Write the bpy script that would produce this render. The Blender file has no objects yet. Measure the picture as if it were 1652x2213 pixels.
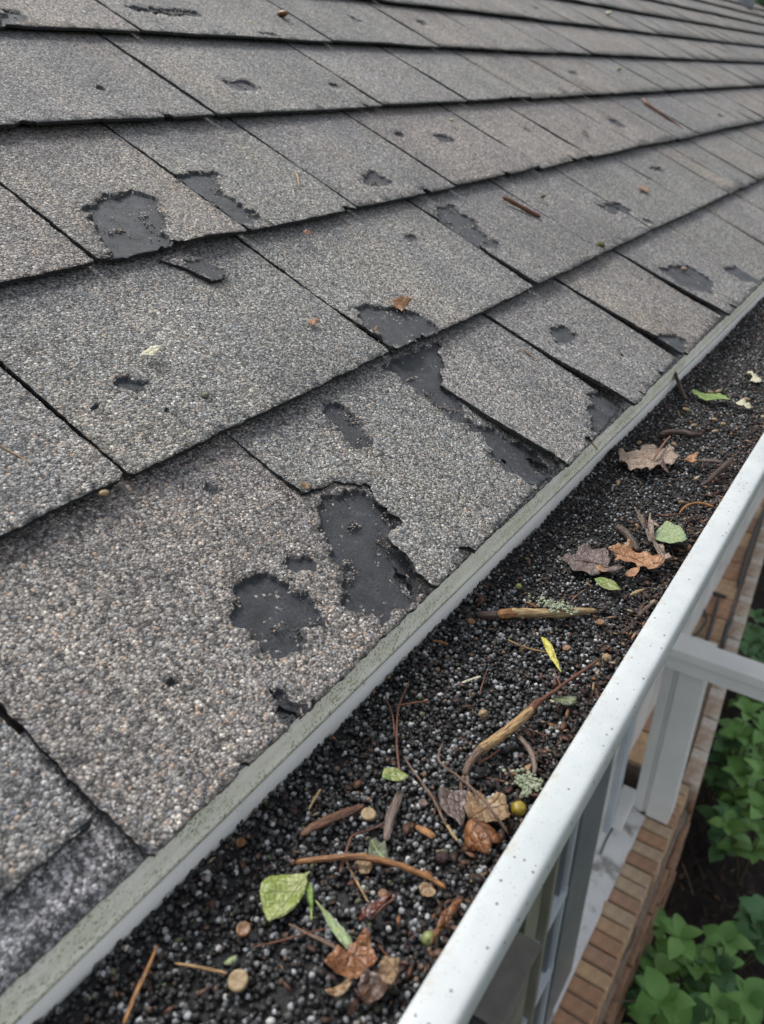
import bpy, bmesh, math, random
import numpy as np
from mathutils import Vector, Matrix, noise
from mathutils.geometry import delaunay_2d_cdt
random.seed(7); rng = np.random.default_rng(7)
S = bpy.context.scene
C = S.collection

# ------------------------------------------------------------------ camera
F_PX, CX, CY = 1700.0, 826.0, 1106.5          # photograph measured at 1652 x 2213
PITCH = math.atan(948 / F_PX); YAW = math.atan(1305 / math.hypot(F_PX, 948))
cam_d = bpy.data.cameras.new('camera'); cam = bpy.data.objects.new('camera', cam_d); C.objects.link(cam)
cam_d.sensor_fit = 'VERTICAL'; cam_d.sensor_height = 36; cam_d.lens = 36 * F_PX / 2213
cam_d.clip_start = 0.01; cam_d.clip_end = 400
cam.rotation_euler = (math.pi / 2 - PITCH, 0, YAW)
cam_d.dof.use_dof = True; cam_d.dof.focus_distance = 0.43; cam_d.dof.aperture_fstop = 14.0
S.camera = cam

# ------------------------------------------------------------------ light
SUN_EL, SUN_AZ = math.radians(54), math.radians(-78)      # azimuth from +Y towards +X
w = bpy.data.worlds.new('World'); S.world = w; w.use_nodes = True
nt = w.node_tree; bgn = nt.nodes['Background']
sky = nt.nodes.new('ShaderNodeTexSky'); sky.sky_type = 'NISHITA'; sky.sun_disc = False
sky.sun_elevation = SUN_EL; sky.sun_rotation = SUN_AZ; sky.dust_density = 3.0; sky.air_density = 1.0
hs = nt.nodes.new('ShaderNodeHueSaturation'); hs.inputs['Saturation'].default_value = 0.22
nt.links.new(sky.outputs[0], hs.inputs['Color']); nt.links.new(hs.outputs[0], bgn.inputs[0])
bgn.inputs[1].default_value = 0.15
sd = bpy.data.lights.new('sun', 'SUN'); sd.energy = 1.5; sd.angle = math.radians(16); sd.color = (1.0, 0.97, 0.93)
sun = bpy.data.objects.new('sun', sd); C.objects.link(sun)
sdir = Vector((math.sin(SUN_AZ) * math.cos(SUN_EL), math.cos(SUN_AZ) * math.cos(SUN_EL), math.sin(SUN_EL)))
sun.rotation_euler = sdir.to_track_quat('Z', 'Y').to_euler()
S.view_settings.view_transform = 'Standard'; S.view_settings.look = 'None'
S.view_settings.gamma = 1; S.view_settings.use_curve_mapping = False
S.view_settings.exposure = 0.70
S.render.engine = 'CYCLES'

# ------------------------------------------------------------------ measuring helpers (used once, to find where things stand)
_h = np.array([-math.sin(YAW), math.cos(YAW), 0]); _up = np.array([0, 0, 1.0])
_F = _h * math.cos(PITCH) - _up * math.sin(PITCH); _R = np.cross(_F, _up); _R /= np.linalg.norm(_R); _U = np.cross(_R, _F)
def ray(x, y): return (x - CX) / F_PX * _R - (y - CY) / F_PX * _U + _F
def at_z(x, y, z): r = ray(x, y); return Vector(r * (z / r[2]))
def at_y(x, y, Y): r = ray(x, y); return Vector(r * (Y / r[1]))
def at_x(x, y, X): r = ray(x, y); return Vector(r * (X / r[0]))
def to_px(p):
    p = np.array(p); d = p @ _F
    return CX + F_PX * (p @ _R) / d, CY - F_PX * (p @ _U) / d
SL = math.radians(27); EAVE = np.array([-0.1564, 0, -0.2225])
UPV = np.array([-math.cos(SL), 0, math.sin(SL)]); NRM = np.array([math.sin(SL), 0, math.cos(SL)])
def roof_yv(x, y):
    r = ray(x, y); t = (EAVE @ NRM) / (r @ NRM); P = r * t
    return float(P[1]), float((P - EAVE) @ UPV)
def roof_pt(y, v, h=0.0): return Vector(EAVE + UPV * v + NRM * h + np.array([0, y, 0]))
def zt(ox, oy, s, pts): return [(ox + a * s, oy + b * s) for a, b in pts]
R1 = (0, 0, .5); R2 = (826, 0, .5); R3 = (0, 568, .5); R4 = (826, 568, .5); R5 = (0, 1137, .5); R6 = (826, 1137, .5)
R7 = (0, 1645, .5); R8 = (826, 1645, .5)
Z1 = (1273, 995, .2294); Z2 = (1273, 1374, .2294); Z5 = (1273, 663, .2294)
ZA = (473.6, 1515.6, .2867); ZB = (805, 1515.7, .258); ZC = (568.4, 1894.7, .2294)

# ------------------------------------------------------------------ object helpers
def tag(o, label=None, cat=None, group=None, kind=None):
    if label: o['label'] = label
    if cat: o['category'] = cat
    if group: o['group'] = group
    if kind: o['kind'] = kind
    return o
def link(name, me, mats=None, parent=None, loc=None):
    o = bpy.data.objects.new(name, me); C.objects.link(o)
    if mats is not None and me is not None and len(me.materials) == 0:
        for m in (mats if isinstance(mats, (list, tuple)) else [mats]): me.materials.append(m)
    if parent: o.parent = parent
    if loc is not None: o.location = loc
    return o
def empty(name, loc, label, cat, group=None):
    o = bpy.data.objects.new(name, None); C.objects.link(o); o.location = loc; o.empty_display_size = .05
    return tag(o, label, cat, group)
def mesh_np(name, V, Fc, smooth=False):
    me = bpy.data.meshes.new(name)
    V = np.asarray(V, dtype=np.float32); Fc = np.asarray(Fc, dtype=np.int32)
    me.vertices.add(len(V)); me.vertices.foreach_set('co', V.ravel())
    n = Fc.shape[1]; me.loops.add(Fc.size); me.loops.foreach_set('vertex_index', Fc.ravel())
    me.polygons.add(len(Fc)); me.polygons.foreach_set('loop_start', np.arange(len(Fc), dtype=np.int32) * n)
    me.polygons.foreach_set('loop_total', np.full(len(Fc), n, dtype=np.int32))
    me.update(calc_edges=True); me.validate()
    if smooth: me.polygons.foreach_set('use_smooth', np.ones(len(me.polygons), dtype=bool))
    return me
def bm_mesh(name, bm, smooth=False, bevel=0.0, seg=2):
    if bevel > 0:
        bmesh.ops.bevel(bm, geom=[e for e in bm.edges if len(e.link_faces) == 2 and e.calc_face_angle() > .6], offset=bevel, segments=seg, affect='EDGES', profile=.5)
    bmesh.ops.recalc_face_normals(bm, faces=bm.faces)
    me = bpy.data.meshes.new(name); bm.to_mesh(me); bm.free()
    if smooth:
        for p in me.polygons: p.use_smooth = True
    return me
def box_bm(bm, lo, hi):
    vs = [bm.verts.new((x, y, z)) for x in (lo[0], hi[0]) for y in (lo[1], hi[1]) for z in (lo[2], hi[2])]
    for f in ((0, 1, 3, 2), (4, 6, 7, 5), (0, 4, 5, 1), (2, 3, 7, 6), (0, 2, 6, 4), (1, 5, 7, 3)):
        bm.faces.new([vs[i] for i in f])
def box(name, lo, hi, mat, parent=None, bevel=0.001):
    c = [(a + b) / 2 for a, b in zip(lo, hi)]
    bm = bmesh.new(); box_bm(bm, [a - k for a, k in zip(lo, c)], [b - k for b, k in zip(hi, c)])
    o = link(name, bm_mesh(name, bm, bevel=bevel, seg=1), mat)
    if parent:
        o.parent = parent; o.location = Vector(c) - parent.location
    else: o.location = c
    return o

# ------------------------------------------------------------------ materials
class N:
    def __init__(s, name):
        s.m = bpy.data.materials.new(name); s.m.use_nodes = True; s.t = s.m.node_tree
        s.b = s.t.nodes['Principled BSDF']
    def n(s, typ, **kw):
        nd = s.t.nodes.new('ShaderNode' + typ)
        for k, v in kw.items():
            if k.startswith('_'): setattr(nd, k[1:], v)
            else: nd.inputs[k.replace('__', ' ')].default_value = v
        return nd
    def l(s, a, b): s.t.links.new(a, b)
    def obj(s): return s.n('TexCoord').outputs['Object']
    def noise(s, co, scale, detail=3, rough=.5):
        x = s.n('TexNoise', Scale=scale, Detail=detail, Roughness=rough); s.l(co, x.inputs['Vector']); return x.outputs['Fac']
    def voro(s, co, scale, feature='F1', rand=1.0):
        x = s.n('TexVoronoi', Scale=scale, Randomness=rand, _feature=feature); s.l(co, x.inputs['Vector']); return x
    def ramp(s, fac, stops, interp='LINEAR'):
        x = s.n('ValToRGB'); x.color_ramp.interpolation = interp; e = x.color_ramp.elements
        while len(e) < len(stops): e.new(.5)
        for el, (p, c) in zip(e, stops):
            el.position = p; el.color = (c, c, c, 1) if isinstance(c, (int, float)) else (*c, 1)
        s.l(fac, x.inputs[0]); return x.outputs[0]
    def mix(s, fac, a, b, mode='MIX'):
        x = s.n('Mix', _data_type='RGBA', _blend_type=mode)
        for v, i in ((fac, 0), (a, 6), (b, 7)):
            if isinstance(v, (int, float)): x.inputs[i].default_value = v if i == 0 else (v, v, v, 1)
            elif isinstance(v, tuple): x.inputs[i].default_value = (*v, 1)
            else: s.l(v, x.inputs[i])
        return x.outputs[2]
    def math(s, op, a, b=0.0, c=0.0):
        x = s.n('Math', _operation=op)
        for v, i in ((a, 0), (b, 1), (c, 2)):
            if isinstance(v, (int, float)): x.inputs[i].default_value = v
            else: s.l(v, x.inputs[i])
        return x.outputs[0]
    def attr(s, name): return s.n('Attribute', _attribute_name=name)
    def out(s, col=None, rough=None, bump=None, dist=.001, strength=1.0, spec=None):
        for v, k in ((col, 'Base Color'), (rough, 'Roughness'), (spec, 'Specular IOR Level')):
            if v is None: continue
            if isinstance(v, (int, float)): s.b.inputs[k].default_value = v
            elif isinstance(v, tuple): s.b.inputs[k].default_value = (*v, 1)
            else: s.l(v, s.b.inputs[k])
        if bump is not None:
            x = s.n('Bump', Strength=strength, Distance=dist); s.l(bump, x.inputs['Height']); s.l(x.outputs[0], s.b.inputs['Normal'])
        return s.m

def shingle_mat(name, dark=False, grey=False):
    s = N(name); a = s.attr('rc').outputs['Vector']          # roof coordinates in metres
    oi = s.n('ObjectInfo').outputs['Random']
    # warp a little so that stones are not perfectly even
    v1 = s.voro(a, 660); v2 = s.voro(a, 1080)
    sep = s.n('SeparateColor'); s.l(v1.outputs['Color'], sep.inputs[0])
    sep2 = s.n('SeparateColor'); s.l(v2.outputs['Color'], sep2.inputs[0])
    if grey:
        st = [(0, (.09, .095, .10)), (.3, (.20, .21, .22)), (.55, (.34, .35, .37)), (.8, (.52, .53, .56))]
    else:
        st = [(0, (.06, .059, .058)), (.15, (.13, .126, .12)), (.32, (.215, .207, .195)), (.52, (.31, .298, .278)), (.70, (.42, .402, .372)),
              (.82, (.40, .31, .24)), (.86, (.24, .26, .285)), (.90, (.60, .575, .53)), (.93, (.13, .13, .13))]
    c1 = s.ramp(sep.outputs[0], st, 'CONSTANT'); c2 = s.ramp(sep2.outputs[0], st, 'CONSTANT')
    pick = s.math('GREATER_THAN', sep.outputs[1], .55)
    c = s.mix(pick, c1, c2)
    d = s.math('MINIMUM', v1.outputs['Distance'], s.math('MULTIPLY', v2.outputs['Distance'], 1.15))
    # tint of each tab, broad weathering and dark shadow-line band at the head
    tint = s.ramp(oi, [(0, (1.06, 1.01, .97)), (.2, (.96, .965, .985)), (.38, (1.05, 1.02, .99)), (.55, (.98, 1.0, .99)), (.7, (1.07, 1.0, .965)), (.85, (.93, .94, .965))], 'CONSTANT')
    c = s.mix(.75, c, tint, 'MULTIPLY')
    nb = s.noise(a, 9, 4, .6); c = s.mix(1.0, c, s.ramp(nb, [(.3, .86), (.7, 1.22)]), 'MULTIPLY')
    streak = s.n('Mapping'); streak.inputs['Scale'].default_value = (26, 5, 1); s.l(a, streak.inputs[0])
    ns = s.noise(streak.outputs[0], 1, 3, .6)
    c = s.mix(.6, c, s.ramp(ns, [(.32, (.72, .75, .82)), (.55, (1, 1, 1)), (.72, (1.16, 1.06, .96))]), 'MULTIPLY')
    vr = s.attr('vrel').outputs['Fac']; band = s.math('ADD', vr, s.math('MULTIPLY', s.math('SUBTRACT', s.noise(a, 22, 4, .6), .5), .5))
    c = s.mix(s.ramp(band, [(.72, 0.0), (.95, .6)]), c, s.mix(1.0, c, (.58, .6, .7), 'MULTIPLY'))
    # bare asphalt where the granules are gone
    mott = s.noise(a, 90, 5, .7)
    asph = s.mix(1.0, s.ramp(mott, [(.30, (.012, .014, .017)), (.44, (.030, .034, .041)), (.60, (.046, .052, .063)), (.75, (.09, .098, .11))]), s.ramp(s.noise(a, 1100, 4, .8), [(.36, .45), (.5, .95), (.66, 1.6)]), 'MULTIPLY')
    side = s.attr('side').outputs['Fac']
    stray = s.math('MULTIPLY', s.math('GREATER_THAN', sep.outputs[2], .72), s.math('GREATER_THAN', s.noise(a, 95, 4, .7), .585))
    bare = s.attr('bare').outputs['Fac']
    nearbare = s.attr('rim').outputs['Fac']                     # 1 at a patch's rim falling outwards
    loss = s.math('GREATER_THAN', s.math('ADD', s.math('MULTIPLY', nearbare, .27), s.noise(a, 420, 4, .8)), .83)
    tiny = s.math('GREATER_THAN', s.noise(a, 70, 4, .75), .735)
    isb = s.math('MAXIMUM', s.math('MULTIPLY', bare, s.math('SUBTRACT', 1.0, stray)), s.math('MAXIMUM', loss, s.math('MULTIPLY', tiny, .85)))
    col = s.mix(isb, c, asph)
    hg = s.math('SUBTRACT', 1.0, s.math('MULTIPLY', d, 1.5))
    hg = s.math('ADD', hg, s.math('MULTIPLY', sep.outputs[1], .35))
    hb = s.math('ADD', s.math('MULTIPLY', s.noise(a, 700, 5, .85), 1.9), s.math('MULTIPLY', mott, 2.2))
    h = s.n('Mix', _data_type='FLOAT'); s.l(isb, h.inputs[0]); s.l(hg, h.inputs[2]); s.l(s.math('SUBTRACT', hb, 2.2), h.inputs[3])
    # stone colour gets darker towards the gaps between stones
    gap = s.ramp(d, [(.42, 1.0), (.66, .45)])
    col = s.mix(s.math('SUBTRACT', 1.0, isb), col, s.mix(1.0, col, gap, 'MULTIPLY'))
    ro = s.ramp(isb, [(0, .74), (1, .58)])
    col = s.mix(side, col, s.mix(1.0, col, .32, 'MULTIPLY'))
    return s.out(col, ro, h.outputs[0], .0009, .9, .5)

def simple(name, stops, scale, rough=.6, bump=.0004, detail=4, spec=.4, bscale=None, strength=1.0, tex='Object'):
    s = N(name); co = s.n('TexCoord').outputs[tex]
    c = s.ramp(s.noise(co, scale, detail, .62), stops)
    return s.out(c, rough, s.noise(co, bscale or scale * 3, 4, .6), bump, strength, spec)
def leaf_mat(name, base, vein, spot, scale=160, rough=.42, spots=.6):
    s = N(name); co = s.n('TexCoord').outputs['Object']
    n1 = s.noise(co, scale, 4, .6); n2 = s.noise(co, scale * 5, 3, .7)
    c = s.mix(s.ramp(n1, [(.38, 0.0), (.66, 1.0)]), base, vein)
    c = s.mix(s.ramp(n2, [(spots, 0.0), (spots + .06, .85)]), c, spot)
    vo = s.voro(co, scale * 1.8, 'DISTANCE_TO_EDGE')
    c = s.mix(s.ramp(vo.outputs['Distance'], [(0, .35), (.08, 0.0)]), c, spot)
    h = s.math('ADD', s.ramp(vo.outputs['Distance'], [(0, 0.0), (.2, 1.0)]), n2)
    return s.out(c, rough, h, .0005, .8, .5)
def wood_mat(name, a, b, c3, rough=.6, fine=1500, patch=130):
    s = N(name); co = s.attr('grain').outputs['Vector']
    n1 = s.noise(co, patch, 4, .65); n2 = s.noise(co, fine, 3, .6)
    c = s.mix(s.ramp(n1, [(.42, 0.0), (.62, 1.0)]), a, b)
    c = s.mix(s.ramp(n2, [(.48, 0.0), (.62, .85)]), c, c3); c = s.mix(1.0, c, s.ramp(n2, [(.3, 1.25), (.5, .95)]), 'MULTIPLY')
    return s.out(c, rough, s.math('SUBTRACT', 1.0, n2), .0009, 1.0, .4)

M = {}
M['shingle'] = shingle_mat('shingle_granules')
M['starter'] = shingle_mat('starter_strip_granules', grey=True)
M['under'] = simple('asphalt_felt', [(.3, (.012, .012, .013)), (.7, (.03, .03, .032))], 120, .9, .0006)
def drip_m():
    s = N('drip_edge_paint'); co = s.obj()
    m = s.n('Mapping'); m.inputs['Scale'].default_value = (1, .7, 1); s.l(co, m.inputs[0])
    n1 = s.noise(m.outputs[0], 55, 5, .7); n2 = s.noise(m.outputs[0], 900, 4, .75); n3 = s.noise(co, 7, 3, .6)
    base = s.mix(s.ramp(n1, [(.35, 0.0), (.7, 1.0)]), (.80, .785, .70), (.66, .67, .52))
    alg = s.math('MULTIPLY', s.ramp(n2, [(.53, 0.0), (.62, 1.0)]), s.ramp(s.math('ADD', n1, n3), [(.86, 0.0), (1.08, 1.0)]))
    c = s.mix(alg, base, (.12, .15, .045))
    c = s.mix(s.ramp(s.noise(co, 1100, 3), [(.70, 0.0), (.74, .9)]), c, (.03, .035, .02))
    return s.out(c, .5, n2, .0002, .7, .4)
M['drip'] = drip_m()
def gback_m():
    s = N('gutter_inside_paint'); co = s.obj(); m = s.n('Mapping'); m.inputs['Scale'].default_value = (1, .3, 1); s.l(co, m.inputs[0])
    c = s.ramp(s.noise(m.outputs[0], 30, 4, .6), [(.3, (.55, .56, .54)), (.7, (.66, .67, .65))])
    c = s.mix(s.ramp(s.noise(co, 500, 3), [(.71, 0.0), (.74, .7)]), c, (.08, .08, .07))
    c = s.mix(s.ramp(s.noise(co, 45, 5, .7), [(.60, 0.0), (.78, .45)]), c, (.22, .23, .17))
    return s.out(c, .42, s.noise(co, 300, 3), .0001, .5, .5)
M['gback'] = gback_m()
def lip_m():
    s = N('gutter_lip_white_paint'); co = s.obj()
    c = s.ramp(s.noise(co, 45, 4, .6), [(.3, (.39, .425, .435)), (.7, (.475, .505, .51))])
    v = s.voro(co, 260); sp = s.n('SeparateColor'); s.l(v.outputs['Color'], sp.inputs[0])
    dot = s.math('MULTIPLY', s.math('LESS_THAN', v.outputs['Distance'], .15), s.math('GREATER_THAN', sp.outputs[0], .5))
    v2 = s.voro(co, 620); sp2 = s.n('SeparateColor'); s.l(v2.outputs['Color'], sp2.inputs[0])
    dot2 = s.math('MULTIPLY', s.math('LESS_THAN', v2.outputs['Distance'], .17), s.math('GREATER_THAN', sp2.outputs[0], .45))
    c = s.mix(s.math('MULTIPLY', dot2, .6), c, (.22, .22, .21)); c = s.mix(s.math('MULTIPLY', dot, .85), c, (.10, .10, .095))
    sx = s.n('SeparateXYZ'); s.l(co, sx.inputs[0])
    grime = s.math('MULTIPLY', s.ramp(sx.outputs[0], [(0, 0.0), (1, 1.0)]), 1.0)
    m = s.n('Mapping'); m.inputs['Scale'].default_value = (1.4, .5, 1); s.l(co, m.inputs[0])
    g2 = s.ramp(s.noise(m.outputs[0], 420, 4, .75), [(.60, 0.0), (.70, .45)])
    c = s.mix(g2, c, (.50, .50, .44))
    g3 = s.attr('grime').outputs['Fac']
    c = s.mix(s.math('MULTIPLY', g3, s.ramp(s.noise(co, 160, 5, .75), [(.48, 0.0), (.72, .75)])), c, (.36, .33, .26))
    return s.out(c, .5, s.noise(co, 260, 4, .6), .00012, .6, .4)
M['lip'] = lip_m()
def gran_m():
    s = N('loose_granules'); co = s.obj(); col = s.attr('col').outputs['Color']
    n = s.noise(co, 1800, 3, .7)
    c = s.mix(1.0, col, s.ramp(n, [(.3, .55), (.55, 1.0), (.75, 1.7)]), 'MULTIPLY')
    return s.out(c, .42, n, .00035, .9, .5)
M['gran'] = gran_m()
M['gbed'] = simple('granule_bed', [(.3, (.006, .006, .006)), (.6, (.02, .02, .021)), (.8, (.06, .055, .05))], 400, .7, .002, bscale=500)
def bits_m():
    s = N('leaf_crumbs'); co = s.obj(); col = s.attr('col').outputs['Color']; n = s.noise(co, 900, 3, .7)
    return s.out(s.mix(1.0, col, s.ramp(n, [(.3, .5), (.7, 1.4)]), 'MULTIPLY'), .6, n, .0004, .8, .4)
M['bits'] = bits_m()
M['white'] = simple('white_trim_paint', [(.3, (.76, .765, .76)), (.7, (.85, .85, .84))], 8, .5, .0006, bscale=14)
M['wall'] = simple('wall_paint', [(.3, (.50, .495, .485)), (.5, (.68, .675, .665)), (.8, (.78, .78, .77))], 7, .6, .002, bscale=25)
M['sill'] = simple('window_sill_paint', [(.36, (.26, .255, .24)), (.48, (.62, .62, .62)), (.8, (.74, .745, .76))], 9, .45, .0006)
M['frame'] = simple('window_frame_grey', [(.3, (.13, .15, .165)), (.7, (.19, .21, .225))], 6, .4, .0004)
M['framel'] = simple('window_frame_pale', [(.3, (.42, .47, .53)), (.7, (.55, .60, .66))], 6, .4, .0004)
M['olive'] = simple('window_post_olive', [(.3, (.17, .165, .13)), (.7, (.27, .27, .22))], 6, .5, .0004)
M['boxm'] = simple('weathered_grey_box', [(.3, (.15, .14, .13)), (.7, (.21, .20, .18))], 30, .6, .0005)
M['mortar'] = simple('mortar', [(.3, (.18, .14, .11)), (.7, (.30, .25, .20))], 40, .9, .002)
def brick_m():
    s = N('brick_clay'); co = s.obj(); oi = s.n('ObjectInfo').outputs['Random']
    base = s.ramp(oi, [(0, (.46, .27, .165)), (.18, (.52, .34, .21)), (.36, (.40, .24, .155)), (.52, (.56, .38, .225)), (.68, (.44, .27, .185)), (.84, (.50, .38, .26))], 'CONSTANT')
    n = s.noise(co, 30, 5, .65); c = s.mix(1.0, base, s.ramp(n, [(.3, .7), (.7, 1.2)]), 'MULTIPLY')
    c = s.mix(s.ramp(s.noise(co, 17, 5, .7), [(.64, 0.0), (.74, .6)]), c, (.5, .47, .43))
    return s.out(c, .8, s.noise(co, 120, 4, .6), .0015, 1.0, .3)
M['brick'] = brick_m()
M['brickd'] = simple('brick_face_dark', [(.3, (.13, .075, .05)), (.55, (.26, .15, .095)), (.8, (.36, .25, .17))], 16, .85, .003)  # darker brick tone for the upright face courses
M['bricklight'] = simple('brick_limewashed', [(.3, (.27, .17, .12)), (.5, (.42, .33, .26)), (.7, (.60, .57, .52))], 14, .8, .002)
M['soil'] = simple('dark_garden_soil', [(.3, (.006, .005, .004)), (.55, (.018, .013, .010)), (.75, (.05, .03, .02))], 30, .95, .03, bscale=22, tex='Object')
M['iron'] = simple('dark_iron', [(.3, (.03, .032, .035)), (.7, (.07, .07, .075))], 40, .5, .0005)
def plant_m(name, a, b):
    s = N(name); co = s.n('TexCoord').outputs['Object']; oi = s.n('ObjectInfo').outputs['Random']
    c = s.mix(oi, a, b); c = s.mix(1.0, c, s.ramp(s.noise(co, 40, 3), [(.3, .8), (.7, 1.15)]), 'MULTIPLY')
    s.b.inputs['Subsurface Weight'].default_value = 0
    return s.out(c, .5, s.noise(co, 60, 3), .002, .5, .4)
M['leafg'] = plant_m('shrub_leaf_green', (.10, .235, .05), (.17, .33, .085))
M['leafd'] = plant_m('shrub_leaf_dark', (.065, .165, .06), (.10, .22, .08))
M['stem'] = simple('shrub_stem', [(.3, (.05, .05, .02)), (.7, (.10, .08, .04))], 30, .7, .001)
M['bark'] = simple('tree_bark', [(.3, (.05, .04, .03)), (.7, (.12, .10, .08))], 12, .9, .01)
M['grass'] = simple('grass_ground', [(.3, (.02, .045, .012)), (.7, (.05, .09, .025))], 5, .9, .03)

# ------------------------------------------------------------------ roof
EXP = .1365                                     # course height
roof = empty('roof', Vector(EAVE), 'weathered grey brown asphalt shingle roof with bald patches and torn tabs', 'roof')
def rparent(o, world=None):
    o.parent = roof
    if world is not None: o.location = Vector(world) - roof.location
    return o

def pip(P, poly):
    x, y = P[:, 0], P[:, 1]; inside = np.zeros(len(P), bool); q = np.asarray(poly); j = len(q) - 1
    for i in range(len(q)):
        xi, yi, xj, yj = q[i, 0], q[i, 1], q[j, 0], q[j, 1]
        c = ((yi > y) != (yj > y)); den = (yj - yi) if yj != yi else 1e-12
        inside ^= c & (x < (xj - xi) * (y - yi) / den + xi); j = i
    return inside
def seg_dist(P, poly):
    q = np.asarray(poly); d = np.full(len(P), 9.0)
    for i in range(len(q)):
        a, b = q[i - 1], q[i]; ab = b - a; L = ab @ ab + 1e-12
        t = np.clip(((P - a) @ ab) / L, 0, 1); d = np.minimum(d, np.linalg.norm(P - (a + t[:, None] * ab), axis=1))
    return d
def ragged(poly, step, amp, seed, big=1.0):
    """resample a closed outline and give it torn, uneven edges"""
    out = []; n = len(poly); k = 0
    for i in range(n):
        a = np.array(poly[i], float); b = np.array(poly[(i + 1) % n], float); L = np.linalg.norm(b - a)
        m = max(1, int(L / step)); nn = np.array([-(b - a)[1], (b - a)[0]]) / (L + 1e-9)
        for j in range(m):
            p = a + (b - a) * j / m
            o = (noise.noise(Vector((p[0] * 62 + seed, p[1] * 62, 0))) * amp * 2.0 + noise.noise(Vector((p[0] * 150 + seed, p[1] * 150, 6))) * amp * 1.9 + noise.noise(Vector((p[0] * 310 + seed, p[1] * 310, 8))) * amp * .8) * big + noise.noise(Vector((p[0] * 650, p[1] * 650 + seed, 3))) * amp * .8 + random.uniform(-.22, .22) * amp
            out.append(p + nn * o)
    return np.array(out)
def area(q):
    x, y = q[:, 0], q[:, 1]; return .5 * np.sum(x * np.roll(y, -1) - np.roll(x, -1) * y)
def shrink(q, d):
    if area(q) < 0: q = q[::-1]
    t = np.roll(q, -1, 0) - np.roll(q, 1, 0); t /= (np.linalg.norm(t, axis=1)[:, None] + 1e-9)
    return q + np.stack([-t[:, 1], t[:, 0]], 1) * d

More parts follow.
